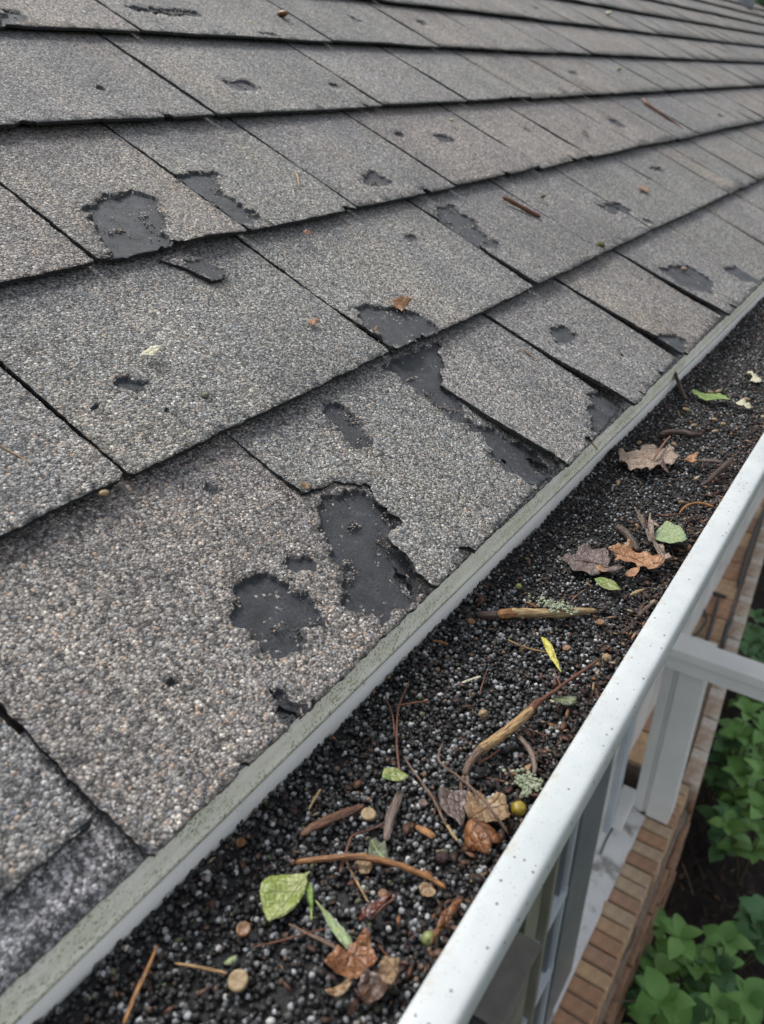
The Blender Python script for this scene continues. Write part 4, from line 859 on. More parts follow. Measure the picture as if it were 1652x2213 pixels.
stick('peeled_end', None, None, [(1074, 1340), (1110, 1336), (1150, 1336), (1201, 1337), (1245, 1333), (1287, 1328)], [10, 11, 10, 11, 9, 5], M['straw'], parent=st, sides=10, lifts=[.002] * 6, rough=.14)
stick('bark_band', None, None, [(1076, 1340), (1096, 1338), (1118, 1336)], [10.8, 11.2, 10.6], M['orwood'], parent=st, sides=10, lifts=[.0021] * 3)
def lichen(px, py, r, n, parent=None, z0=.003, label=None):
    q = G(px, py); k = q.length / F_PX; v, f = ico(1); V, Fc = [], []
    for i in range(n):
        c = np.array([random.gauss(0, r[0] * .45) * k, random.gauss(0, r[1] * .45) * k, random.uniform(0, .0012)]); rr = random.uniform(.0004, .0011)
        V.append(v * rr * np.array([1, 1, .5]) * (1 + rng.uniform(-.3, .3, v.shape)) + c); Fc.append(f + i * len(v))
    me = mesh_np('lichen', np.vstack(V), np.vstack(Fc), True); q = q + Vector((0, 0, z0))
    if parent: o = link('lichen', me, M['lichen'], parent, q - parent.location)
    else: o = tag(link('lichen', me, M['lichen'], None, q), label, 'lichen')
    return o
lichen(1195, 1331, (50, 20), 130, st, .0065)
lichen(1141, 1702, (36, 22), 120, None, .003, 'pale green lichen tuft by the gutter lip at the foot of a curved root'); lichen(1136, 1722, (12, 24), 40, None, .003, 'smaller pale lichen strand just below the lichen tuft')
stick('root', 'curved grey brown root ending in the lichen tuft', 'root', [(1114, 1598), (1128, 1610), (1142, 1628), (1151, 1648), (1155, 1668), (1152, 1684)], [5, 6, 6, 6, 5.5, 4], M['grwood'], lifts=[.002] * 6)
def tw(label, px, r, mat='rdtwig', li=None, cat='twig', name='twig', **k): return stick(name, label, cat, px, r, M[mat], lifts=li or [.0015] * len(px), **k)
tw('long red brown needle standing upright above the beige ended leaf', [(885, 1478), (876, 1500), (862, 1535), (858, 1575), (858, 1619), (862, 1660), (866, 1690)], 2.6)
tw('thin red brown needle left of the long red brown needle', [(833, 1508), (840, 1528), (849, 1555), (854, 1598)], 2.2)
tw('short red needle crossing above the two upright needles', [(857, 1532), (890, 1526), (926, 1520)], 2.2)
tw('long brown twig running down to the purple grey half leaf', [(873, 1640), (888, 1665), (916, 1704), (934, 1730), (949, 1758), (965, 1792)], [1.8, 2.4, 2.8, 3.2, 3.6, 3], 'brtwig')
tw('yellow stub of twig below the purple grey half leaf', [(966, 1790), (977, 1808), (990, 1826)], [3.6, 3.6, 3], 'straw')
tw('dark crooked twig crossing over the tan and rust leaves', [(958, 1610), (950, 1628), (949, 1648), (968, 1672), (986, 1692), (1006, 1718), (1026, 1745), (1045, 1775), (1065, 1802), (1096, 1826)], [1.6, 2, 2.4, 2.6, 3, 3, 3.2, 3.2, 3.4, 3], 'brtwig', [.001, .001, .001, .002, .004, .006, .008, .010, .010, .006])
tw('short red twig pointing at the lichen tuft', [(1050, 1687), (1085, 1695), (1120, 1704)], 2.2)
tw('thin dark twig right of the peeled branch', [(1132, 1581), (1162, 1590), (1187, 1601)], 1.8)
tw('orange brown twig standing at the bottom left of the gutter', [(343, 2050), (322, 2100), (300, 2146), (284, 2185), (270, 2222)], [3, 4, 4.4, 4.4, 4], 'orwood')
tw('short yellow brown twig leading to the tiny pale green leaf', [(380, 2089), (430, 2097), (470, 2106), (492, 2112)], [2.4, 3, 3.2, 3], 'tanwood')
tw('thin red brown twig below the large yellow green leaf', [(547, 2054), (600, 2042), (650, 2028), (714, 2011)], 2)
tw('brown dried blade crossing under the pale sage leaf', [(625, 2003), (660, 2022), (700, 2040), (740, 2062)], [2, 3, 5, 3], 'brtwig', flat=.4)
tw('straw coloured twig with a reddish head above the dark pod', [(668, 1757), (680, 1735), (694, 1712)], [2.2, 3, 3], 'straw')
tw('dark stem crossing from the brown pod to the orange stick', [(735, 1895), (742, 1870), (755, 1830), (765, 1812), (800, 1800), (830, 1788)], [2, 3.4, 3, 2.6, 2.4, 3], 'rdtwig')
tw('tan stem passing under the orange stick', [(742, 1852), (762, 1890), (778, 1920), (798, 1955)], 2.6, 'tanwood', [.0004] * 4)
tw('yellow green lichened twig by the lip below the rust leaf', [(1016, 1913), (1035, 1902), (1055, 1894)], [3.4, 4, 3.4], 'straw')
tw('curved brown twig right of the shrivelled leaf', [(818, 2048), (835, 2070), (858, 2084), (885, 2090)], 2.2)
tw('dark red wet stalk right of the narrow dark red leaf', [(800, 1997), (825, 1970), (850, 1950), (856, 1938)], [2, 3, 3, 2])
tw('pale straw needle upper left of the yellow blade', [(1097, 1388), (1130, 1404), (1165, 1413), (1202, 1421)], 2.2, 'tanwood')
tw('white split sliver of wood on the near granules', [(998, 1482), (1020, 1474), (1039, 1468)], [3, 3.6, 3], 'cream', flat=.5)
tw('thin straight needle rising from the lichened stick, left one', [(1224, 1291), (1205, 1309), (1188, 1326)], 1.8, 'brtwig')
tw('thin needle rising from the lichened stick, right one', [(1269, 1277), (1243, 1295), (1222, 1320)], 1.8, 'brtwig')
tw('dark needle crossing under the thin end of the branch', [(1196, 1450), (1205, 1474), (1218, 1498)], 2)
tw('short dark needle left of the white sliver', [(1053, 1453), (1044, 1480), (1036, 1508)], 1.8)
tw('orange brown chip of twig left of the lichened stick', [(936, 1391), (952, 1394), (969, 1399)], [2.6, 3.4, 2], 'orwood')
tw('small orange twig above the lichened stick', [(1136, 1308), (1148, 1312), (1161, 1320)], [2.4, 3, 3], 'orwood')
tw('dark stick lying above the beige maple leaf', zt(*Z5, [(665, 1235), (740, 1215), (860, 1215), (960, 1235), (1060, 1230)]), [5, 6.5, 6.5, 6.5, 4], 'dkwood')
tw('dark stub leaning on the grey gutter wall', zt(*Z5, [(785, 722), (830, 780), (870, 835), (915, 890)]), [4, 4, 3.5, 2.5], 'dkwood', [.010, .006, .003, .001])
tw('orange arched twig reaching the lip', zt(*Z5, [(850, 1965), (900, 1930), (980, 1912), (1070, 1915), (1165, 1935)]), [2, 3, 3.2, 3.2, 3], 'orwood', [.001, .003, .004, .004, .003])
tw('red brown twig below the dark curled bark near the lip', zt(*Z5, [(640, 1975), (720, 1995), (800, 1985), (870, 1970)]), 2.4)
tw('dark curled bark strip leaning towards the lip', zt(*Z5, [(1050, 1705), (1120, 1680), (1200, 1620), (1270, 1575), (1335, 1530)]), [3, 5, 6, 6, 4], 'dkwood', [.001, .002, .004, .006, .008])
tw('dark purple bark piece above the orange tan oak leaf', [(1330, 1146), (1350, 1160), (1366, 1180), (1380, 1200)], [7, 10, 9, 6], 'dkwood')
tw('grey bark stub against the lip below the small pointed leaf', zt(*Z1, [(450, 1520), (500, 1460), (560, 1410), (640, 1350)]), [6, 6, 5, 3], 'grwood')
tw('split tan splinter below the small pointed leaf', zt(*Z1, [(385, 1300), (450, 1272), (520, 1242)]), [3, 4.5, 2.5], 'straw')
stick('bark_strip', 'grey purple bark strip pointing down towards the orange stick', 'bark', [(866, 1716), (857, 1742), (846, 1768), (840, 1795), (835, 1824)], [8, 10, 11, 10, 6], M['grwood'], flat=.35, lifts=[.0015] * 5, sides=10)
stick('seed_pod', 'dark brown glossy seed pod lying above the orange stick', 'pod', [(650, 1813), (672, 1798), (700, 1784), (738, 1768), (765, 1757), (788, 1747)], [4, 10, 11.5, 11, 9, 5], M['pod'], flat=.5, lifts=[.0015] * 6, sides=12, rough=.06)
stick('seed_pod', 'flat purple brown pod right of the small folded orange leaf', 'pod', zt(*Z5, [(1005, 1480), (1070, 1478), (1150, 1482), (1220, 1488), (1258, 1490)]), [3, 6.5, 7.5, 6.5, 3], M['grwood'], flat=.4, lifts=[.002] * 5, sides=10)
stick('bark_chip', 'reddish brown wood chip between bark strip and purple grey leaf', 'wood chip', [(899, 1790), (920, 1802), (940, 1816)], [6, 10, 7], M['orwood'], flat=.3, lifts=[.001] * 3)
# round things
blob('berry', 'small pale green berry by the lip at the bottom of the gutter', 'berry', 926, 2037, 13.5, M['berryg'], parts=M['scar'])
blob('berry', 'split olive yellow berry touching the gutter lip', 'berry', 1120, 1758, 16, M['berryy'], crease=True, rough=.04)
blob('berry', 'shrivelled dark red berry left of the rust speckled leaf', 'berry', 956, 1862, 13, M['berryd'], rough=.12)
blob('berry', 'tiny bright green berry above the lichened stick', 'berry', 1121, 1273, 7, M['berryg'])
blob('pebble', 'golden tan pebble near the lip beside the branch tip', 'pebble', 1311, 1430, 10, M['seedtan'], rough=.15)
blob('pebble', 'small orange tan pebble left of the peeled branch', 'pebble', 1044, 1549, 9, M['seedtan'], rough=.2)
def disc(label, px, py, r, mat):
    q = G(px, py); R = r * q.length / F_PX; bm = bmesh.new(); n = 20; rings = [(0, .00030), (.25, .0002), (.7, .0006), (.92, .0007), (1.0, .0003), (1.0, -.0003)]
    c = bm.verts.new((0, 0, rings[0][1])); pr = None
    for rr, h in rings[1:]:
        cur = [bm.verts.new((R * rr * math.cos(2 * math.pi * i / n) * (1 + .03 * math.sin(i * 2.1)), R * rr * math.sin(2 * math.pi * i / n), h + .00012 * math.sin(i * 1.7) * rr)) for i in range(n)]
        for i in range(n):
            if pr is None: bm.faces.new((c, cur[i], cur[(i + 1) % n]))
            else: bm.faces.new((pr[i], cur[i], cur[(i + 1) % n], pr[(i + 1) % n]))
        pr = cur
    bm.faces.new(pr[::-1]); o = link('seed_disc', bm_mesh('seed_disc', bm, True), mat, None, q + Vector((0, 0, .0028))); o.rotation_euler = (random.uniform(-.25, .25), random.uniform(-.25, .25), random.uniform(0, 6)); tag(o, label, 'seed')
disc('round tan wafer seed at the end of the dark seed pod', 797, 1771, 15.5, M['seedtan'])
disc('pale wafer seed hanging on the short twig at the bottom left of the gutter', 517, 2131, 19, M['seedtan'])
disc('brown wafer seed below the large yellow green leaf', 528, 2020, 14, M['seedbrown'])
disc('small brown wafer seed between the orange stick and the narrow dark red leaf', 828, 1944, 9.5, M['seedbrown'])
disc('rust wafer seed below the left end of the lichened stick', 1018, 1353, 8.5, M['seedbrown'])
disc('rust wafer seed below the right end of the lichened stick', 1296, 1355, 9.5, M['seedbrown'])
disc('rust wafer seed between the yellow blade and the gutter lip', 1224, 1411, 8.5, M['seedbrown'])
disc('dull tan wafer seed left of the orange stick above the yellow green leaf', 522, 1832, 10, M['seedbrown'])
disc('grey pink wafer scale right of the bark strip', 914, 1747, 9, M['grwood'])
for lab, (a, b) in (('tan seed left of the dark stick above the maple leaf', (470, 1298)), ('yellow tan seed right of the beige maple leaf stalk', (795, 1310)), ('olive seed below the slender olive leaf', (985, 1135)), ('golden seed between olive seed and cream petal', (1180, 1080)),
                    ('pale seed under the tip of the slender olive leaf', (915, 985)), ('cream seed above the slender olive leaf, left one', (1140, 825)), ('pink tan seed above the slender olive leaf, right one', (1215, 815)), ('tan seed nearest the right edge above the cream petals', (1480, 892)),
                    ('pale oval seed above the curled brown leaf', (870, 1858)), ('orange seed below the golden seed', (1262, 1122)), ('small tan seed in front of the lip by the dark bark strip', (1185, 1190))):
    x, y = zt(*Z5, [(a, b)])[0]; blob('seed', lab, 'seed', x, y, 6, M['seedtan'], (1.3, .8, .6), rough=.1, sub=2)

# debris lying on the shingles
def rleaf(label, px, mat='beige', **k): return leaf('leaf_scrap', label, px, M[mat], None, on='r', cat='leaf scrap', **k)
rleaf('cream curled leaf scrap on the large left shingle', zt(*R3, [(590, 472), (605, 440), (640, 420), (680, 426), (672, 445), (650, 462), (620, 460)]), 'cream', curl=.003, base=.0015, wav=.002)
rleaf('small reddish leaf scrap right of the cream scrap', zt(*R3, [(1308, 308), (1320, 294), (1342, 292), (1356, 306), (1335, 320)]), 'orange', curl=.002, base=.001)
rleaf('brown star shaped leaf scrap at the rim of the bald patch', zt(*R4, [(20, 213), (60, 195), (80, 200), (106, 203), (92, 222), (100, 245), (75, 240), (62, 262), (52, 240), (30, 240)]), 'orange', curl=.004, base=.001, wav=.003, teeth=.0004)
rleaf('brown crumb of leaf left of the star shaped scrap', zt(*R3, [(1595, 328), (1612, 325), (1632, 358), (1612, 352)]), 'beige', curl=.002, base=.001)
rleaf('small red brown scrap above the middle shingle row', zt(*R1, [(1296, 1045), (1310, 1038), (1330, 1052), (1312, 1062)]), 'rust', curl=.002, base=.001)
rleaf('golden frayed crumb at the torn shingle tip', [(629, 1081), (640, 1079), (652, 1082), (655, 1090), (645, 1092), (634, 1087)], 'tan', curl=.003, base=.004, wav=.002)
rleaf('orange wood shaving on the upper right shingles', zt(*R2, [(1088, 828), (1110, 830), (1138, 848), (1130, 854), (1095, 840)]), 'orange', curl=.001, base=.001)
rleaf('small brown leaf curl on a far shingle in the upper right', zt(*R2, [(845, 585), (862, 588), (880, 600), (866, 604)]), 'beige', curl=.003, base=.001)
def rtw(label, px, r, mat='tanwood', name='needle', cat='needle', **k): return stick(name, label, cat, px, r, M[mat], on='r', **k)
rtw('long curved straw needle on the shingle at the left edge', [(-10, 980), (30, 1003), (65, 1023), (110, 1045), (166, 1061)], [1.8, 2, 2, 2, 1.6], 'straw')
rtw('short bent straw needle on the second shingle row', zt(*R1, [(1266, 770), (1278, 800), (1284, 840)]), 2.2, 'straw')
rtw('pale needle right of the middle of the torn shingle', zt(*R4, [(585, 402), (612, 420), (638, 440)]), 2)
rtw('pale needle near the eave on the torn shingle', zt(*R4, [(595, 735), (630, 744), (668, 760)]), 2.2)
rtw('straw needle poking over the eave edge', zt(*R4, [(868, 788), (890, 812), (912, 838)]), 1.8, 'straw')
rtw('cream needle at the eave near the black hole', zt(*R5, [(1369, 678), (1374, 720), (1378, 768)]), 2, 'straw')
rtw('dark brown twig piece on the third shingle from the eave', zt(*R2, [(510, 880), (560, 908), (620, 940), (672, 965)]), [5, 4.5, 4.5, 4], 'rdtwig', 'twig', 'twig')
rtw('red brown bent twig on the upper right shingles', zt(*R2, [(1118, 448), (1140, 470), (1180, 498), (1222, 526), (1260, 550), (1292, 575)]), [4, 3, 2.4, 2, 1.4, 1], 'rdtwig', 'twig', 'twig')
rtw('yellow grain of wood on the top shingle row', zt(*R1, [(1072, 120), (1085, 130), (1100, 139)]), 1.8, 'straw')
def rbl(label, px, r, mat, cat='pebble', name='pebble', sq=(1.2, 1, .7)): return blob(name, label, cat, px[0], px[1], r, M[mat], sq, on='r', rough=.18, sub=2)
rbl('yellowish lump lying under the second shingle row at the left', (222, 1092), 9, 'seedtan'); rbl('flat olive pebble on the large left shingle', (439, 878), 8, 'dullgreen')
rbl('olive moss ball at a shingle corner on the right', (1291, 545), 7, 'moss', 'moss', 'moss_ball'); rbl('small yellow moss ball on the right shingles', (1168, 440), 5, 'moss', 'moss', 'moss_ball')
rbl('brown oval seed case on the top shingle row', (608, 48), 10, 'seedbrown', 'seed', 'seed_case', (1.5, .8, .5)); rbl('white grit speck on the far top shingles', (1313, 38), 5, 'cream'); rbl('pale green grit speck on a far shingle', (1335, 160), 4.5, 'sage'); rbl('white grit speck left of the small bald oval', (972, 275), 5, 'cream')
rbl('tan crumb on the torn shingle near the eave', (1117, 898), 5, 'seedtan'); rbl('pale crumb in the bald patch near the right edge', (1471, 596), 6, 'beige'); rbl('dark crumb on the right eave shingle', (1332, 782), 5, 'dkwood'); rbl('brown crumb right of the dark crumb', (1414, 711), 5, 'dkwood')
# torn flake of shingle lying on the second row
fl = make_tab(rp([(343, 570), (362, 556), (385, 548), (415, 560), (440, 575), (486, 600), (476, 622), (452, 624), (428, 610), (398, 592)]), 1, V0[1], .004, [(rp([(400, 578), (420, 572), (450, 580), (484, 600), (475, 620), (452, 622), (425, 606)]), .0002)], (), .004, (), 0, .0016, .0007, 4, 'shingle', .0022, .0052, 'shingle_fragment')
fl.parent = None; fl.location = fl.location + roof.location + Vector(NRM) * .0016; tag(fl, 'torn dark flake of shingle lying below the bald patch on the left', 'shingle fragment')
# ------------------------------------------------------------------ house side below the gutter
ZL = -2.4; GZ = -3.05
Z3 = (989, 1739, .2294)
wall = empty('house_wall', (-.45, 1.5, GZ), 'pale grey painted house wall with a window above a brick ledge', 'wall')
box('wall_panel', (-.60, 1.46, ZL - .02), (-.392, 2.03, -.60), M['wall'], wall)
box('wall_panel', (-.60, 2.03, ZL - .02), (-.50, 2.20, -.60), M['frame'], wall)
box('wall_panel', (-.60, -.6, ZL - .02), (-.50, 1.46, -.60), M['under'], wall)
box('wall_panel', (-.60, 2.20, GZ), (-.45, Y_END, -.60), M['wall'], wall)
box('wall_foot', (-.60, -.6, GZ), (-.31, 2.20, ZL - .022), M['mortar'], wall)
box('soffit', (-.60, -.4, -.60), (-.20, Y_END, -.58), M['white'], wall)
box('trim_strip', (-.392, 1.96, ZL + .10), (-.372, 2.03, -.60), M['framel'], wall)
box('trim_block', (-.395, 2.03, ZL + .06), (-.345, 2.185, ZL + .12), M['white'], wall)
# sloping sill
bm = bmesh.new(); pf = [(-.40, ZL + .035), (-.318, ZL + .006), (-.300, ZL + .002), (-.298, ZL - .03), (-.40, ZL - .03)]
a = [bm.verts.new((x, 0.2, z)) for x, z in pf]; b = [bm.verts.new((x, 2.195, z)) for x, z in pf]
for i in range(5): bm.faces.new((a[i], a[(i + 1) % 5], b[(i + 1) % 5], b[i]))
bm.faces.new(a); bm.faces.new(b[::-1])
for v in bm.verts: v.co -= wall.location
link('window_sill', bm_mesh('window_sill', bm, bevel=.003), M['sill'], wall)
stick_pts = [at_z(*p, ZL + .03) for p in zt(*Z2, [(300, 1650), (230, 1800), (160, 1930), (110, 2060)])]
me, o0 = tube_mesh('cable', stick_pts, [.003] * 4, 6, .05); link('cable', me, M['iron'], wall, o0 - wall.location)
# near window
win = empty('window', (-.33, .9, ZL), 'grey framed window with pale crossbars seen steeply from above', 'window')
xq = -.305
def yx(a, b): return at_x(*zt(*Z3, [(a, b)])[0], xq)[1]
yj0, yj1 = (yx(1210, 0) + yx(1060, 800) + yx(930, 1500)) / 3, (yx(1380, 0) + yx(1250, 700) + yx(1090, 1500)) / 3
box('jamb', (-.42, yj0, ZL + .03), (xq, yj1, -.6), M['frame'], win, .004)
for k, (off, wd, dx, mt) in enumerate(((-.030, .014, .012, 'frame'), (-.055, .012, .028, 'framel'), (-.085, .014, .045, 'frame'), (-.015, .010, .004, 'framel'))):
    box('frame_rib', (-.42, yj0 + off - wd, ZL + .03), (xq - dx, yj0 + off, -.6), M[mt], win, .002)
gl = N('window_glass'); gl.b.inputs['Base Color'].default_value = (.035, .042, .05, 1); gl.b.inputs['Roughness'].default_value = .08; M['glass'] = gl.m
box('pane', (-.385, .2, ZL + .03), (-.378, yj0 - .01, -.6), M['glass'], win, 0)
for (a, b, c, d) in (((970, 730), (1045, 770), 0, 0), ((850, 1470), (910, 1500), 0, 0)):
    q = at_x(*zt(*Z3, [b])[0], xq - .004); box('crossbar', (-.376, q[1] - .62, q[2] - .035), (xq - .004, q[1], q[2]), M['framel'], win, .002)
for (a, b, mt, xf) in ((660, 770, 'olive', -.302), (862, 884, 'olive', -.300), (520, 590, 'olive', -.302)):
    ya, yb = at_x(*zt(*Z3, [(a, 1000)])[0], xf)[1], at_x(*zt(*Z3, [(b, 1000)])[0], xf)[1]
    box('mullion', (-.42, min(ya, yb), ZL + .03), (xf, max(ya, yb), -.6), M[mt], win, .003)
# grey box on the wall near the viewer
bx = empty('wall_box', (-.33, .83, -1.5), 'weathered grey box fixed to the wall just behind the gutter lip', 'utility box')
kx = .25 / .33
ya, yb, zb = .990 * kx, 1.203 * kx, -1.89 * kx
box('lid', (-.40, ya - .02, zb - .012), (-.25, yb, zb), M['boxm'], bx, .003)
box('box_body', (-.395, ya - .01, zb - .16), (-.262, yb - .01, zb - .0125), M['boxm'], bx, .003)
box('hinge', (-.30, ya - .03, zb - .02), (-.27, ya - .0205, zb - .004), M['iron'], bx, .001)

# brick ledge under the sill
ledge = empty('brick_ledge', (-.25, 1.3, GZ), 'orange brown brick ledge below the white window sill', 'brick ledge')
def brick_mesh(sx, sy, sz, seed):
    random.seed(seed); bm = bmesh.new(); box_bm(bm, (-sx / 2, -sy / 2, -sz / 2), (sx / 2, sy / 2, sz / 2))
    bmesh.ops.bevel(bm, geom=list(bm.edges), offset=.003, segments=1, affect='EDGES')
    for v in bm.verts: v.co += Vector([random.uniform(-.0012, .0012) for _ in range(3)])
    return bm_mesh('brick', bm)
protos = [brick_mesh(.108, .0515, .11, k) for k in range(4)]; random.seed(11)
for m_ in protos: m_.materials.append(M['brick'])
box('mortar_bed', (-.312, .25, ZL - .115), (-.2115, 2.42, ZL - .007), M['mortar'], ledge, 0)
y = .30
while y < 2.42:
    o = link('brick', protos[random.randrange(4)], None, ledge, Vector((-.2555 + random.uniform(-.003, .004), y, ZL - .055 + random.uniform(-.002, .002))) - ledge.location)
    o.rotation_euler = (random.uniform(-.01, .01), random.uniform(-.02, .03), random.uniform(-.025, .025)); y += .0585
box('mortar_core', (-.31, .25, GZ), (-.186, 2.42, ZL - .116), M['mortar'], ledge, 0)
pf2 = [brick_mesh(.02, .205, .064, k + 9) for k in range(3)]; random.seed(12)
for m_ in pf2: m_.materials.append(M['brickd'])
for r_ in range(7):
    z = ZL - .155 - r_ * .0745; y = .3 + (r_ % 2) * .108
    while y < 2.45:
        link('brick', pf2[random.randrange(3)], None, ledge, Vector((-.180 + random.uniform(-.004, .006), y, z)) - ledge.location); y += .2155
# far brick ledge, beyond the post, turned a few degrees
far = empty('brick_ledge', (-.235, 2.44, GZ), 'buff and whitened brick ledge running off beyond the white beam', 'brick ledge')
far.rotation_euler = (0, 0, math.radians(3.9)); random.seed(5)
top = ZL - GZ
box('mortar_bed', (-.9, 0, .0), (.055, 4.2, top - .012), M['mortar'], None, 0); o = bpy.data.objects['mortar_bed.001']; o.parent = far
pf3 = [brick_mesh(.285, .185, .06, k + 20) for k in range(3)]; pf4 = [brick_mesh(.062, .20, .08, k + 30) for k in range(3)]
for m_ in pf3: m_.materials.append(M['brick'])
for m_ in pf4: m_.materials.append(M['bricklight'])
for j in range(21):
    for i in range(3):
        o = link('brick', pf3[random.randrange(3)], None, far, (-.165 - i * .295 - (j % 2) * .0 + random.uniform(-.002, .002), .1 + j * .196, top - .03 + random.uniform(-.002, .002)))
    o = link('brick', pf4[random.randrange(3)], None, far, (.032, .1 + j * .208, top - .038 + random.uniform(-.004, .004))); o.rotation_euler = (0, random.uniform(-.03, .05), random.uniform(-.02, .02))
for r_ in range(6):
    for j in range(19): link('brick', pf2[random.randrange(3)], None, far, (.052 + random.uniform(-.003, .004), .1 + j * .2155 + (r_ % 2) * .1, top - .12 - r_ * .0745))
# dark iron scrollwork lying on the far ledge
irn = empty('iron_trellis', at_z(*zt(*Z1, [(1180, 1400)])[0], ZL), 'thin dark iron trellis piece resting on the far bricks', 'trellis')
for pts, r in (([(1060, 1215), (1180, 1250), (1300, 1290)], .010), ([(1040, 1300), (1080, 1400), (1112, 1495)], .007), ([(1110, 1510), (1040, 1610), (960, 1690)], .007), ([(1225, 1290), (1170, 1500), (1100, 1740)], .009), ([(1640, 480), (1500, 860), (1400, 1200)], .010), ([(1350, 1480), (1300, 1600), (1255, 1760)], .009)):
    P = [at_z(*p, ZL + .018) for p in zt(*Z1, pts)]; me, o0 = tube_mesh('bar', P, [r] * 3, 6, .02); link('bar', me, M['iron'], irn, o0 - irn.location)

# white post and beam
post = empty('post', (-.28, 2.25, ZL), 'white boarded post standing on the brick ledge under the beam', 'post')
for x0, x1, dy, mt in ((-.352, -.318, 0, 'white'), (-.3165, -.303, .008, 'white'), (-.3015, -.222, -.004, 'white')):
    box('board', (x0, 2.205 + dy, ZL + .003), (x1, 2.30, -1.63), M['wallw'] if 'wallw' in M else M[mt], post, .002)
beam = empty('beam', (.5, 2.17, -1.6), 'white moulded beam reaching out from under the gutter over the garden', 'beam')
box('beam_board', (-.50, 2.145, -1.668), (2.2, 2.20, -1.605), M['white'], beam, .002)
box('moulding', (-.50, 2.139, -1.636), (2.2, 2.1445, -1.6265), M['white'], beam, .001)
box('beam_cap', (-.50, 2.128, -1.6045), (2.2, 2.212, -1.580), M['white'], beam, .004)

# ground
bm = bmesh.new(); n = 60; vs = [[None] * (n + 1) for _ in range(n + 1)]
for i in range(n + 1):
    for j in range(n + 1):
        x, y = -1 + 6 * i / n, -1 + 11 * j / n; z = GZ + noise.noise(Vector((x * 3, y * 3, 0))) * .05 + noise.noise(Vector((x * 14, y * 14, 4))) * .015
        vs[i][j] = bm.verts.new((x, y, z))
for i in range(n):
    for j in range(n): bm.faces.new((vs[i][j], vs[i + 1][j], vs[i + 1][j + 1], vs[i][j + 1]))
tag(link('garden_bed', bm_mesh('garden_bed', bm, True), M['soil']), 'dark damp mulch of the garden bed beside the house', None, kind='structure')
bm = bmesh.new(); L = 150; q = [bm.verts.new(v) for v in ((-L, -L, GZ - .08), (L, -L, GZ - .08), (L, L, GZ - .08), (-L, L, GZ - .08))]; bm.faces.new(q)
tag(link('ground', bm_mesh('ground', bm), M['grass']), kind='structure')
# mulch scraps
random.seed(3); nn = 2600
y = rng.uniform(1.0, 5.5, nn); x = rng.uniform(-.16, 1.6, nn); L_ = rng.uniform(.006, .03, nn)
base = np.array([(-1, -.3, 0), (-.2, -1, .2), (.8, -.6, .1), (1, .3, -.1), (.1, 1, .25), (-.7, .7, 0), (0, 0, .5)]); tri = np.array([(0, 1, 6), (1, 2, 6), (2, 3, 6), (3, 4, 6), (4, 5, 6), (5, 0, 6)])
W = base[None] * (1 + rng.uniform(-.4, .4, (nn, 7, 3))) * L_[:, None, None] * np.array([1, .35, .25]); th = rng.uniform(0, 6.28, nn)[:, None]
X = W[:, :, 0] * np.cos(th) - W[:, :, 1] * np.sin(th); Y = W[:, :, 0] * np.sin(th) + W[:, :, 1] * np.cos(th)
zz = np.array([GZ + noise.noise(Vector((a * 3, b * 3, 0))) * .05 + noise.noise(Vector((a * 14, b * 14, 4))) * .015 for a, b in zip(x, y)]) + .006
me = mesh_np('mulch', np.stack([X + x[:, None], Y + y[:, None], W[:, :, 2] + zz[:, None]], 2).reshape(-1, 3), (tri[None] + (np.arange(nn) * 7)[:, None, None]).reshape(-1, 3))
pal = np.array([(.015, .01, .008), (.04, .022, .014), (.10, .05, .028), (.015, .012, .012), (.16, .10, .06)]); cc = np.ones((nn, 7, 4), np.float32); cc[:, :, :3] = (pal[rng.choice(5, nn, p=[.42, .3, .08, .18, .02])])[:, None, :]
xx = me.attributes.new('col', 'FLOAT_COLOR', 'POINT'); xx.data.foreach_set('color', cc.reshape(-1)); tag(link('mulch', me, M['bits']), 'dark bark mulch scraps covering the garden bed', 'mulch', kind='stuff')

# shrubs
def leaf_proto(k):
    random.seed(40 + k); bm = bmesh.new(); n = 7; rows_ = []; wv = .50 + .08 * (k % 3)
    for i in range(n + 1):
        t = i / n; w_ = wv * (math.sin(math.pi * t ** .78) ** .85) * .5 if 0 < t < 1 else 0; z = .12 * math.sin(t * 2.6) - .10 * t * t
        rows_.append([bm.verts.new((t, -w_, z + .22 * w_)), bm.verts.new((t, 0, z)), bm.verts.new((t, w_, z + .22 * w_))] if w_ > 0 else [bm.verts.new((t, 0, z))])
    for i in range(n):
        A, B = rows_[i], rows_[i + 1]
        if len(A) == 1: bm.faces.new((A[0], B[0], B[1])); bm.faces.new((A[0], B[1], B[2]))
        elif len(B) == 1: bm.faces.new((A[0], B[0], A[1])); bm.faces.new((A[1], B[0], A[2]))
        else: bm.faces.new((A[0], B[0], B[1], A[1])); bm.faces.new((A[1], B[1], B[2], A[2]))
    return bm_mesh('leaf', bm, True)
LP = {'g': [leaf_proto(k) for k in range(3)], 'd': [leaf_proto(k) for k in range(3)]}
for k in LP:
    for m_ in LP[k]: m_.materials.append(M['leafg' if k == 'g' else 'leafd'])
